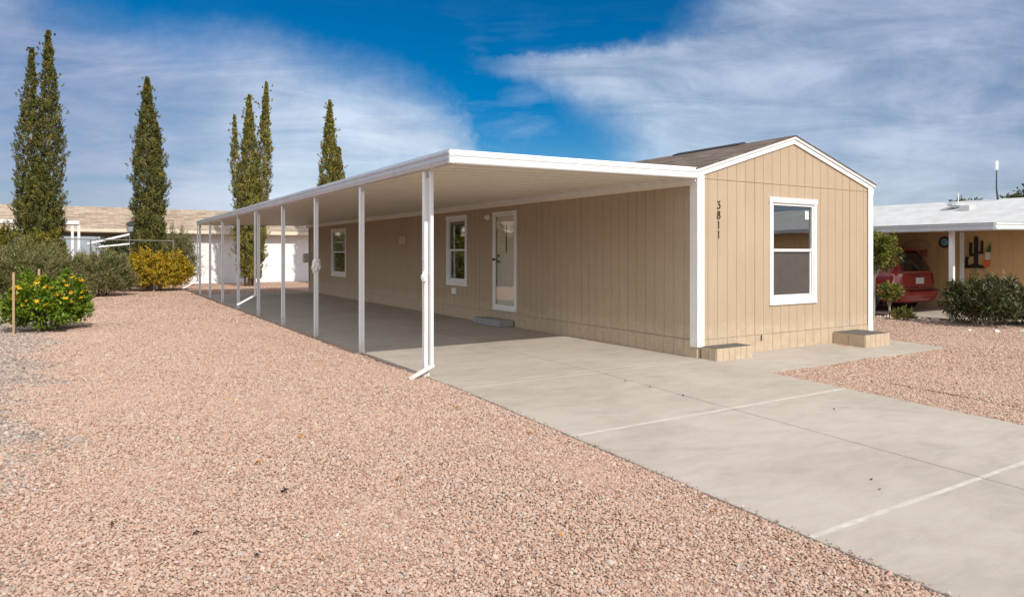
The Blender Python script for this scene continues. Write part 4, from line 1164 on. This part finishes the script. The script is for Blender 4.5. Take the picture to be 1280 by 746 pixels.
# ------------------------------------------- neighbour to the north (left)
M['nbwhite'] = m_mottle('white_siding', (.76,.76,.76), (.71,.71,.70), 2, .7)
M['nbtan'] = m_mottle('cream_fascia', (.68,.60,.46), (.62,.54,.41), 3, .6)
def north_house():
    h = empty('neighbour_house', (9, 38, 0), 'white neighbouring house with tan shingle roof behind the cypresses', 'house')
    Y = 38.5
    b = MB()
    b.box(3.0, 16, Y, Y+.1, -.2, 2.65); b.box(3.0, 3.1, Y, Y+8, -.2, 2.65); b.box(3, 16, Y+7.9, Y+8, -.2, 2.65); b.box(15.9, 16, Y, Y+8, -.2, 2.65)
    b.obj('wall', M['nbwhite'], h)
    b = MB()
    b.box(2.98, 16, Y-.02, Y-.004, -.2, .86); b.box(2.98, 16, Y-.035, Y-.021, .86, .91); b.box(2.98, 16, Y-.030, Y-.021, .72, .74)
    for k in range(30): b.box(3+k*.43, 3.012+k*.43, Y-.012, Y-.0045, .92, 2.6)
    b.obj('skirting', M['nbwhite'], h)
    b = MB()
    ez, ey, rz, ry = 2.68, Y-.55, 3.95, Y+4
    xl, xr = -14, 16.4
    b.hexa([(xl,ey,ez-.03),(xr,ey,ez-.03),(xr,ry,rz-.03),(xl,ry,rz+.03),(xl,ey,ez),(xr,ey,ez),(xr,ry,rz),(xl,ry,rz+.06)])
    b.hexa([(xl,ry,rz+.03),(xr,ry,rz-.03),(xr,ry+4.55,ez-.03),(xl,ry+4.55,ez-.03),(xl,ry,rz+.06),(xr,ry,rz),(xr,ry+4.55,ez),(xl,ry+4.55,ez)])
    r = b.obj('roof', M['roof_tan'], h); uv_roof(r, 'x')
    b = MB(); b.box(3.0, xr, ey-.02, ey-.002, ez-.17, ez+.01); b.box(3.0, xr, ey, Y-.002, ez-.18, ez-.16); b.obj('fascia', M['nbtan'], h)
    b = MB(); b.box(xl, 2.98, ey-.02, ey-.002, ez-.14, ez+.01); b.obj('porch_fascia', M['nbtan'], h)
    b = MB(); b.box(xl, 2.98, ey+.0, ry+4.5, ez-.18, ez-.15); b.obj('porch_ceiling', m_mottle('brown_ceiling', (.16,.12,.08), (.2,.15,.1), 3, .8), h)
    # rear support posts
    for x in (-12, -8, -4.5):
        b = MB(); b.box(x, x+.12, Y+8.2, Y+8.32, 0, ez-.18); b.obj('post', M['nbwhite'], h)
    return h
north_house()
# lean-to awning left of it, with the doubled white post
e = empty('patio_awning', (-2.0, 33.0, 0), 'low patio awning with doubled white post behind the tall left cypress', 'awning')
b = MB(); b.hexa([(-9,34.9,2.78),(-.25,34.9,2.78),(-.25,37.2,2.80),(-9,37.2,2.80),(-9,34.9,2.80),(-.25,34.9,2.80),(-.25,37.2,2.86),(-9,37.2,2.86)]); b.obj('awning_roof', m_mottle('awning_brown', (.25,.19,.13), (.3,.24,.17), 3, .8), e)
b = MB(); b.box(-9, -.20, 34.87, 34.898, 2.76, 2.93); b.obj('awning_fascia', M['nbwhite'], e)
for x in (-.50, -.27):
    b = MB(); b.box(x, x+.10, 34.92, 35.02, 0, 2.735); b.obj('post', M['white'], e)
# white slanted rails
e = empty('white_handrail', (1.0, 34.8, 0), 'slanting white handrail seen above the shrubs under the neighbouring roof', 'handrail')
b = MB(); b.tube([(.1, 35, 1.93), (1.75, 35, 2.38)], .05, 8); b.obj('rail', M['white'], e)
b = MB(); b.tube([(.5, 35, 1.80), (2.0, 35, 1.98)], .04, 8); b.obj('rail', M['white'], e)
for x, z in ((1.72, 2.34),):
    b = MB(); b.tube([(x, 35, 0), (x, 35, z)], .035, 8); b.obj('post', M['white'], e)
# garden lamp
e = empty('garden_lamp', (1.64, 33.2, 0), 'black lantern on a dark pole left of the second cypress', 'lamp')
b = MB(); b.tube([(1.64, 33.2, -.05), (1.64, 33.2, 2.42)], .03, 8); b.obj('pole', M['dark'], e)
b = MB(); b.lathe((1.64, 33.2, 2.42), [(.05, 0), (.09, .03), (.13, .30)], 8); b.obj('lantern_glass', m_mottle('lamp_glass', (.25,.27,.29), (.35,.36,.38), 4, .15), e)
b = MB(); b.lathe((1.64, 33.2, 2.71), [(.19, 0), (.16, .06), (.07, .14), (.02, .17)], 8); b.obj('lantern_cap', M['dark'], e)
# boundary fence
e = empty('rail_fence', (0, 33.0, 0), 'thin steel top rail fence behind the back border shrubs', 'fence')
M['galv'] = m_mottle('galvanised_steel', (.22,.20,.18), (.15,.13,.11), 6, .7, .2)
b = MB(); b.tube([(-6.5, 33.0, 2.17), (-2.2, 33.05, 2.13), (3.3, 33.1, 2.06)], .022, 8); b.obj('top_rail', M['galv'], e)
for x in (-6.4, -4.2, -2.2, .2, 3.25):
    b = MB(); b.tube([(x, 33.05, -.05), (x, 33.05, 2.08)], .028, 8); b.obj('post', M['galv'], e)

def round_tree(loc, h, dims, label, seed, mt, n=900):
    root = empty('tree', loc, label, 'tree', None)
    rs = np.random.RandomState(seed)
    b = MB(); b.tube([loc, (loc[0]+.1, loc[1], loc[2]+h*.4), (loc[0], loc[1], loc[2]+h*.75)], [.22, .16, .06], 8)
    for i in range(6):
        a = i*1.05; b.tube([(loc[0]+.05, loc[1], loc[2]+h*.35), (loc[0]+dims[0]*.6*math.cos(a), loc[1]+dims[1]*.6*math.sin(a), loc[2]+h*.75)], [.09, .03], 6)
    b.obj('trunk', M['bark'], root)
    v = unit(rs.normal(0, 1, (n, 3))); rad = rs.rand(n)**.4
    lump = 1+.22*np.sin(v[:, 0]*5+seed)+.2*np.sin(v[:, 2]*7+v[:, 1]*4+seed)
    c = np.array([loc[0], loc[1], loc[2]+h-dims[2]])+v*np.array(dims)*(rad*lump)[:, None]
    CC, DD, NN, LL, WW, TT = [], [], [], [], [], []
    st = rs.normal(.5, .2, n)
    for i in range(9):
        CC.append(c+rs.normal(0, .14, (n, 3))); DD.append(unit(v+rs.normal(0, .8, (n, 3)))); NN.append(unit(rs.normal(0, .7, (n, 3))+np.array([0, 0, .6])))
        LL.append(rs.uniform(.16, .28, n)); WW.append(rs.uniform(.08, .13, n)); TT.append(np.clip(st+rs.normal(0, .15, n), 0, 1))
    link('crown', leaf_mesh(*[np.concatenate(q) for q in (CC, DD, NN, LL, WW, TT)]), mt, root)
round_tree((3.0, 62, 0), 4.4, (2.4, 2.2, 1.8), 'distant green tree seen under the tan roof beside the white handrail', 3, M['farleaf'])
round_tree((48.5, 18.2, 0), 5.5, (1.7, 1.7, 1.5), 'dark green tree rising behind the white roof at the right edge', 9, M['farleaf'], 1300)
round_tree((46.5, 21.5, 0), 4.75, (1.0, 1.0, .7), 'low distant treetop just showing over the white roof beside the antenna', 12, M['farleaf'], 500)

# -------------------------------------------- neighbour to the east (right)
nb = empty('neighbour_home', (20.2, 9, 0), 'ochre neighbouring home with a white roof and open car park at the right', 'house')
b = MB()
planks(b, -8, 16, [-8+.3*k for k in range(80)], 0, lambda u: 2.28, [], lambda u, d, z: (20.2-d, u, z))
b.box(20.2, 20.3, -8, 24, -.1, 2.36); b.box(20.3, 27, -8, -7.9, -.1, 2.7); b.box(26.9, 27, -8, 24, -.1, 2.7); b.box(20.3, 27, 23.9, 24, -.1, 2.7)
b.obj('wall', M['nbwall'], nb)
b = MB(); b.hexa([(19.8,-9,2.24),(22,-9,3.0),(22,25,3.0),(19.8,25,2.24),(19.8,-9,2.315),(22,-9,3.075),(22,25,3.075),(19.8,25,2.315)])
b.hexa([(22,-9,3.0),(27.5,-9,2.2),(27.5,25,2.2),(22,25,3.0),(22,-9,3.075),(27.5,-9,2.265),(27.5,25,2.265),(22,25,3.075)])
r = b.obj('roof', M['roof_white'], nb)
b = MB(); b.box(19.77, 19.798, -9, 25, 2.20, 2.31); b.obj('fascia', M['alu'], nb)
b = MB(); b.hexa([(16.66,7.12,2.12),(19.76,7.12,2.17),(19.76,25,2.17),(16.66,25,2.12),(16.66,7.12,2.15),(19.76,7.12,2.20),(19.76,25,2.20),(16.66,25,2.15)]); b.obj('awning_sheet', M['white'], nb)
b = MB(); b.lathe((21.3, 10.1, 2.84), [(.10,0),(.10,.06),(.20,.06),(.20,.12),(.05,.15)], 12); b.obj('roof_vent', M['alu'], r)
b = MB(); b.box(21.0, 21.4, 9.6, 9.85, 2.74, 2.88); b.obj('roof_vent', M['roof_white'], r)
b = MB(); b.tube([(22, 10.35, 3.0), (22, 10.35, 3.32)], .012, 6); b.obj('vent_pipe', M['white'], r)
pr2 = [(0,0),(.05,0),(.065,.02),(.065,.06),(.045,.075),(.045,.1),(.07,.12),(.07,.15),(0,.15)]
b = MB(); b.prism(pr2, lambda p: (16.655-p[0], 7.10, 2.035+p[1]), lambda p: (16.655-p[0], 25, 2.035+p[1])); b.obj('gutter', M['alu'], nb)
M['mint'] = m_mottle('pale_mint_paint', (.66,.74,.68), (.60,.68,.62), 3, .4)
b = MB(); b.prism(pr2, lambda p: (16.60, 7.115-p[0], 2.045+p[1]), lambda p: (19.76, 7.115-p[0], 2.10+p[1])); b.obj('end_fascia', M['mint'], nb)
b = MB(); b.box(16.60, 16.64, 7.10, 25, 2.188, 2.205); b.obj('gutter_lip', M['galv'], nb)
for (x, y, w) in ((16.95, 8.11, .092), (19.9, 9.27, .075), (16.95, 9.95, .045)):
    b = MB(); b.box(x-w/2, x+w/2, y-w/2, y+w/2, -.02, 2.10); b.obj('post', M['white'], nb)
b = MB(); b.box(20.19-.03, 20.188, 11.6, 14, 0, 2.1); b.box(19.0, 20.1, 13.2, 13.3, 0, 2.1); b.obj('storage_door', m_mottle('dark_brown', (.05,.03,.025), (.08,.05,.04), 3, .8), nb)
b = MB(); b.tube([(20.12, 8.1, -.02), (20.12, 8.1, .86)], .03, 8); b.obj('wall_pipe', M['white'], nb)
b = MB(); b.box(16.90, 20.16, -8, 24, -.12, .012); setp(b.obj('car_park_slab', M['concrete']), kind='structure')
b = MB(); b.box(16.80, 16.88, 7.2, 14, -.12, .035); setp(b.obj('edging_board', M['edging']), 'brown timber edging board along the neighbouring slab', 'edging')
# antenna
e = empty('antenna', (21.9, 9.3, 3.05), 'white capped antenna on a dark mast standing on the white roof', 'antenna')
b = MB(); b.tube([(21.95, 9.28, 3.0), (21.90, 9.30, 3.35), (21.90, 9.30, 3.9)], [.03, .018, .014], 8); b.obj('mast', M['dark'], e)
b = MB(); b.lathe((21.90, 9.30, 3.88), [(.03, 0), (.045, .02), (.045, .22), (.03, .26)], 12); b.obj('radome', M['white'], e)

# wall art: saguaro silhouette, sun disc
def flat_shape(b, poly, y0, z0, sc, x, th=.02):
    # poly in (u to the right as seen, z up); wall faces -x, right as seen is -y
    b.prism(poly, lambda p: (x, y0-p[0]*sc, z0+p[1]*sc), lambda p: (x-th, y0-p[0]*sc, z0+p[1]*sc))
e = empty('cactus_wall_art', (20.17, 9.1, 1.14), 'black metal saguaro cactus silhouette hung on the ochre wall', 'wall art')
b = MB()
def capsule(cx, z0, z1, r):
    pts = [(cx-r, z0), (cx+r, z0), (cx+r, z1)] + [(cx+r*math.cos(R(a)), z1+r*math.sin(R(a))) for a in range(15, 180, 15)] + [(cx-r, z1)]
    return pts
X0 = 20.185
flat_shape(b, capsule(.33, .05, .80, .05), 9.38, 1.14, 1, X0)
flat_shape(b, capsule(.20, .38, .66, .034), 9.38, 1.14, 1, X0-.001); flat_shape(b, [(.168,.32),(.33,.32),(.33,.39),(.168,.39)], 9.38, 1.14, 1, X0-.002)
flat_shape(b, capsule(.47, .44, .70, .034), 9.38, 1.14, 1, X0-.003); flat_shape(b, [(.33,.38),(.502,.38),(.502,.45),(.33,.45)], 9.38, 1.14, 1, X0-.004)
flat_shape(b, [(0,0),(.56,0),(.53,.06),(.40,.10),(.30,.13),(.18,.09),(.06,.07)], 9.38, 1.14, 1, X0-.005)
flat_shape(b, capsule(.10, .06, .26, .035), 9.38, 1.14, 1, X0-.006); flat_shape(b, [(.07,.2),(.15,.24),(.16,.30),(.09,.31)], 9.38, 1.14, 1, X0-.007)
b.obj('silhouette', M['black'], e)
e = empty('striped_wall_ornament', (20.17, 8.83, 1.14), 'green white and orange striped ornament beside the cactus silhouette', 'wall art')
for nm, poly, c in (('green_stripe', [(.52,.42),(.60,.56),(.62,.66),(.64,.50),(.62,.40)], (.03,.16,.05)), ('white_stripe', [(.50,.22),(.52,.415),(.62,.395),(.62,.22)], (.72,.70,.64)), ('orange_stripe', [(.48,.02),(.50,.215),(.63,.215),(.60,.04)], (.70,.14,.03))):
    b = MB(); flat_shape(b, poly, 9.36, 1.14, 1.05, X0-.02); b.obj(nm, m_mottle(nm, c, tuple(x*.85 for x in c), 8, .6), e)
e = empty('sun_disc_plaque', (20.16, 9.83, 1.84), 'round dark rimmed plaque with a blue centre on the ochre wall', 'wall art')
b = MB(); b.lathe((20.16, 9.83, 1.84), [(.155, .02), (.155, 0), (.14, -.02), (.11, -.02), (.105, 0)], 28, 'x'); b.obj('rim', M['black'], e)
b = MB(); b.lathe((20.15, 9.83, 1.84), [(.10, .01), (.10, -.01), (.03, -.025)], 24, 'x'); b.obj('centre', m_mottle('teal', (.05,.28,.36), (.3,.5,.5), 22, .4), e)
e = empty('wall_hanger', (20.14, 10.5, 1.85), 'thin curved metal hanger with chimes on the wall above the red car', 'hanger')
b = MB(); b.tube([(20.12, 10.9-.07*i, 1.82+.09*math.sin(math.pi*i/10)) for i in range(11)], .008, 6); b.tube([(20.12, 10.2, 1.82), (20.12, 10.2, 1.62)], .005, 5); b.tube([(20.12, 10.5, 1.9), (20.12, 10.5, 1.7)], .005, 5); b.obj('rod', M['galv'], e)
e = empty('wooden_shelf', (20.1, 10.45, 1.52), 'small reddish wooden shelf on the wall behind the red car', 'shelf')
b = MB(); b.box(20.0, 20.18, 10.3, 10.62, 1.45, 1.64); b.obj('board', m_mottle('red_wood', (.22,.05,.03), (.28,.08,.04), 5, .6), e, bevel=.005)

# ------------------------------------------------------------- red minivan
def minivan():
    X0c, YR = 18.60, 9.62           # centre line, rear bumper
    Wd, Ln, Ht = 1.94, 4.8, 1.74
    root = empty('parked_minivan', (X0c, YR+2.4, .012), 'dark red minivan parked with its rear towards the yard under the neighbouring roof', 'car')
    red, t, p = mat('red_car_paint', (.22,.008,.012), .28); p.inputs['Coat Weight'].default_value = .35; p.inputs['Coat Roughness'].default_value = .05
    nf = t.noise(wpos(t), 600, 2); t.put(p.inputs['Roughness'], t.maprange(nf, .3, .7, .25, .35)); t.put(p.inputs['Base Color'], t.ramp(t.noise(wpos(t), 2, 4), [(.3, (.21,.007,.010)), (.7, (.26,.010,.014))]))
    # half width by height, and rear/front profile by height
    zs = [.26, .36, .50, .66, .80, .92, 1.00, 1.06, 1.20, 1.36, 1.52, 1.64, 1.71, 1.74]
    hw = [.84, .93, .965, .97, .965, .95, .935, .91, .875, .835, .785, .72, .60, .30]
    rear = [.10, .02, .03, .10, .115, .12, .13, .15, .20, .27, .36, .46, .60, .85]
    front = [4.62, 4.72, 4.74, 4.70, 4.62, 4.40, 4.05, 3.80, 3.55, 3.30, 3.02, 2.80, 2.60, 2.40]
    bm = bmesh.new(); rings = []
    for z, w, r, f in zip(zs, hw, rear, front):
        ring = []
        ny = 12
        pts = []
        cr = .22            # corner rounding
        for i in range(ny+1):
            yy = r+(f-r)*i/ny
            e0 = min(1, (yy-r)/cr); e1 = min(1, (f-yy)/(cr*1.6))
            s = (1-(1-e0)**2.6)*.20+.80; s2 = (1-(1-e1)**2)*.3+.70
            pts.append((w*min(s, s2), yy))
        # add denser rear corner
        extra = []
        for q in (.02, .05, .10, .16):
            e0 = q/cr; extra.append((w*((1-(1-e0)**2.6)*.20+.80), r+q))
        pts = [pts[0]]+extra+pts[1:]
        left = [(-a, y) for a, y in pts]; right = [(a, y) for a, y in pts[::-1]]
        # rear face bulge
        rearface = [(w*.80*k, r-.035*(1-k*k)) for k in (.75, .5, .25, 0, -.25, -.5, -.75)]
        for a, y in left+right+rearface: ring.append(bm.verts.new((X0c+a, YR+y, z)))
        rings.append(ring)
    for A, B in zip(rings, rings[1:]):
        for i in range(len(A)): bm.faces.new((A[i], A[(i+1) % len(A)], B[(i+1) % len(A)], B[i]))
    bm.faces.new(rings[-1]); bm.faces.new(rings[0][::-1])
    bmesh.ops.recalc_face_normals(bm, faces=bm.faces[:])
    me = bpy.data.meshes.new('b'); bm.to_mesh(me); bm.free()
    for q in me.polygons: q.use_smooth = True
    body = link('body', me, red, root)
    def P(a, z, push=.006):      # point on the rear face
        i = max(j for j in range(len(zs)-1) if zs[j] <= z); f = (z-zs[i])/(zs[i+1]-zs[i])
        w = hw[i]+(hw[i+1]-hw[i])*f; r = rear[i]+(rear[i+1]-rear[i])*f
        k = a
        if abs(k) <= .8: return (X0c+k*w, YR+r-.035*(1-(k/.8)**2)-push, z)
        q = (abs(k)-.8)/.2; e0 = 1-(1-min(1, q))**(1/2.6)
        return (X0c+math.copysign(w*abs(k), k)+math.copysign(push*q, k), YR+r+e0*cr_-push, z)
    cr_ = .22
    def patch(name, a0, a1, z0, z1, mt, parent=body, na=10, nz=6, push=.008, shape=None):
        b = MB(); G = []
        for j in range(nz+1):
            z = z0+(z1-z0)*j/nz; row = []
            for i in range(na+1):
                a = a0+(a1-a0)*i/na
                if shape: a = shape(a, (z-z0)/(z1-z0))
                row.append(b.bm.verts.new(P(a, z, push)))
            G.append(row)
        for A, B in zip(G, G[1:]):
            for i in range(na): b.bm.faces.new((A[i], A[i+1], B[i+1], B[i]))
        return b.obj(name, mt, parent, smooth=True)
    cg, t, p = mat('tinted_glass', (.012,.012,.013), .06); p.inputs['Specular IOR Level'].default_value = .6
    patch('rear_window', -.93, .93, 1.08, 1.58, cg, push=.006, shape=lambda a, f: a*(1-.04*f))
    bp = m_mottle('bumper_black', (.02,.02,.02), (.03,.03,.03), 5, .6)
    lamp, t, p = mat('tail_lamp', (.32,.02,.015), .1); p.inputs['Coat Weight'].default_value = 1
    lampw, t, p = mat('lamp_clear', (.50,.33,.32), .12)
    for s in (-1, 1):
        f = patch('tail_light', s*.78, s*.995, .74, 1.04, lamp, push=.012)
        patch('reversing_lens', s*.79, s*.90, .95, 1.01, lampw, f, push=.018)
    # side windows
    for s in (-1, 1):
        for (y0, y1, nm) in ((.62, 1.55, 'side_window'), (1.62, 2.55, 'side_window'), (2.62, 3.3, 'side_window')):
            b = MB(); z = [1.10, 1.36, 1.54]
            c = []
            for zz in z:
                i = max(j for j in range(len(zs)-1) if zs[j] <= zz); f = (zz-zs[i])/(zs[i+1]-zs[i]); w = hw[i]+(hw[i+1]-hw[i])*f
                k = (zz-1.1)*.9 if y1 > 3 else 0
                c.append([(X0c+s*(w+.006), YR+y0, zz), (X0c+s*(w+.006), YR+y1-k, zz)])
            for A, B in zip(c, c[1:]): b.face([A[0], A[1], B[1], B[0]])
            b.obj(nm, cg, body)
    # bumper
    b = MB()
    sec = [(-.11, .40), (-.13, .46), (-.125, .54), (-.09, .585), (.06, .60), (.10, .40)]
    path = [(-.955, .55), (-.955, .28), (-.90, .10), (-.72, 0), (-.35, -.035), (0, -.045), (.35, -.035), (.72, 0), (.90, .10), (.955, .28), (.955, .55)]
    rg = []
    for i, (a, y) in enumerate(path):
        a0 = path[max(0, i-1)]; a1 = path[min(len(path)-1, i+1)]
        d = Vector((a1[0]-a0[0], a1[1]-a0[1], 0)).normalized(); n = Vector((-d.y, d.x, 0))
        rg.append([b.bm.verts.new((X0c+a+n.x*(q+.06), YR+y+.05+n.y*(q+.06), z)) for q, z in sec])
    for A, B in zip(rg, rg[1:]):
        for k in range(len(sec)): b.bm.faces.new((A[k], A[(k+1) % len(sec)], B[(k+1) % len(sec)], B[k]))
    b.bm.faces.new(rg[0]); b.bm.faces.new(rg[-1][::-1])
    b.obj('bumper', red, body, smooth=False)
    b = MB(); b.tube([P(k/8, 1.045, .012) for k in range(-6, 7)], .010, 6); b.obj('chrome_strip', M['chrome'], body)
    b = MB(); b.tube([P(k/8, .665, .010) for k in range(-7, 8)], .009, 6); b.obj('body_moulding', M['chrome'], body)
    b = MB(); b.box(X0c-.6, X0c+.6, YR-.075, YR+.05, .588, .606); b.obj('bumper_step', bp, body)
    b = MB(); b.box(X0c-.19, X0c+.19, YR+.060, YR+.072, .74, .90); pl_ = b.obj('licence_plate', m_mottle('plate', (.62,.62,.55), (.5,.55,.5), 40, .5), body)
    b = MB(); b.box(X0c-.32, X0c+.32, YR+.055, YR+.09, .915, .955); b.obj('handle_strip', red, body, bevel=.01)
    b = MB(); b.tube([P(0, 1.08, .02), P(.25, 1.16, .02), P(.52, 1.20, .02)], .009, 6); b.obj('wiper', bp, body)
    b = MB(); b.hexa([(X0c-.62,YR+.33,1.60),(X0c+.62,YR+.33,1.60),(X0c+.58,YR+.62,1.66),(X0c-.58,YR+.62,1.66),(X0c-.62,YR+.30,1.63),(X0c+.62,YR+.30,1.63),(X0c+.58,YR+.62,1.71),(X0c-.58,YR+.62,1.71)]); b.obj('spoiler', red, body, bevel=.01)
    for s in (-1, 1):
        for y in (1.0, 3.85):
            cx = X0c+s*.86
            b = MB(); b.lathe((cx, YR+y, .335), [(.20, -.11), (.31, -.11), (.335, -.08), (.335, .08), (.31, .11), (.20, .11)], 28, 'x')
            wh = b.obj('wheel', bp, root, smooth=False)
            b = MB(); b.lathe((cx+s*.07, YR+y, .335), [(.205, -.03), (.20, .03), (.16, .02), (.05, .045), (.02, .045)], 24, 'x'); b.obj('rim', M['alu'], wh)
            b = MB(); b.lathe((X0c+s*.962, YR+y, .34), [(.405, -.02), (.405, .012), (.345, .012), (.345, -.02)], 28, 'x'); b.obj('wheel_arch', bp, root)
    return root
minivan()

# ------------------------------- across the street (seen in reflections)
M['streetwall'] = m_mottle('grey_stucco', (.15,.15,.16), (.19,.19,.2), 2, .9)
def far_house(x, y, w, d, rot, label, seed):
    h = empty('street_house', (x, y, -.36), label, 'house')
    b = MB(); b.box(x-w/2, x+w/2, y-d/2, y+d/2, -.4, 2.3); b.obj('wall', M['streetwall'], h)
    b = MB(); b.prism([(-d/2-.4, 2.3), (d/2+.4, 2.3), (0, 3.6)], lambda p: (x-w/2-.4, y+p[0], p[1]), lambda p: (x+w/2+.4, y+p[0], p[1])); r = b.obj('roof', M['roof_grey'], h)
    uv_roof(r, 'x')
    b = MB()
    for k in (-.3, 0, .3): b.box(x+w*k-.5, x+w*k+.5, y+d/2+.01, y+d/2+.05, .6, 1.8)
    b.obj('window', M['black'], h)
far_house(42, -21, 13, 8, 0, 'grey roofed house across the street seen only in the window reflection', 1)
far_house(18, -22, 12, 8, 0, 'grey house straight across the street behind the viewer', 2)
far_house(-8, -22, 14, 8, 0, 'grey house across the street behind the viewer on the left', 3)
b = MB()
rs = random.Random(9)
xs = [-700+i*40 for i in range(40)]
hh = [18+14*abs(math.sin(i*.55))+rs.uniform(0, 7) for i in range(40)]
for i in range(39):
    b.face([(xs[i], -620, -2), (xs[i+1], -620, -2), (xs[i+1], -700, hh[i+1]), (xs[i], -700, hh[i])])
    b.face([(xs[i], -700, hh[i]), (xs[i+1], -700, hh[i+1]), (xs[i+1], -780, -2), (xs[i], -780, -2)])
bmesh.ops.remove_doubles(b.bm, verts=b.bm.verts[:], dist=.01)
setp(b.obj('hills', m_mottle('desert_hill', (.06,.062,.075), (.085,.085,.095), .02, .95)), kind='structure')

# ------------------------------------------------------------------ render
S.render.engine = 'CYCLES'
S.cycles.max_bounces = 8; S.cycles.diffuse_bounces = 5; S.cycles.glossy_bounces = 4; S.cycles.transparent_max_bounces = 12
S.view_settings.view_transform = 'Standard'; S.view_settings.look = 'None'
S.view_settings.gamma = 1; S.view_settings.use_curve_mapping = False
S.view_settings.exposure = 0.28
S.render.resolution_x = 1024; S.render.resolution_y = 596
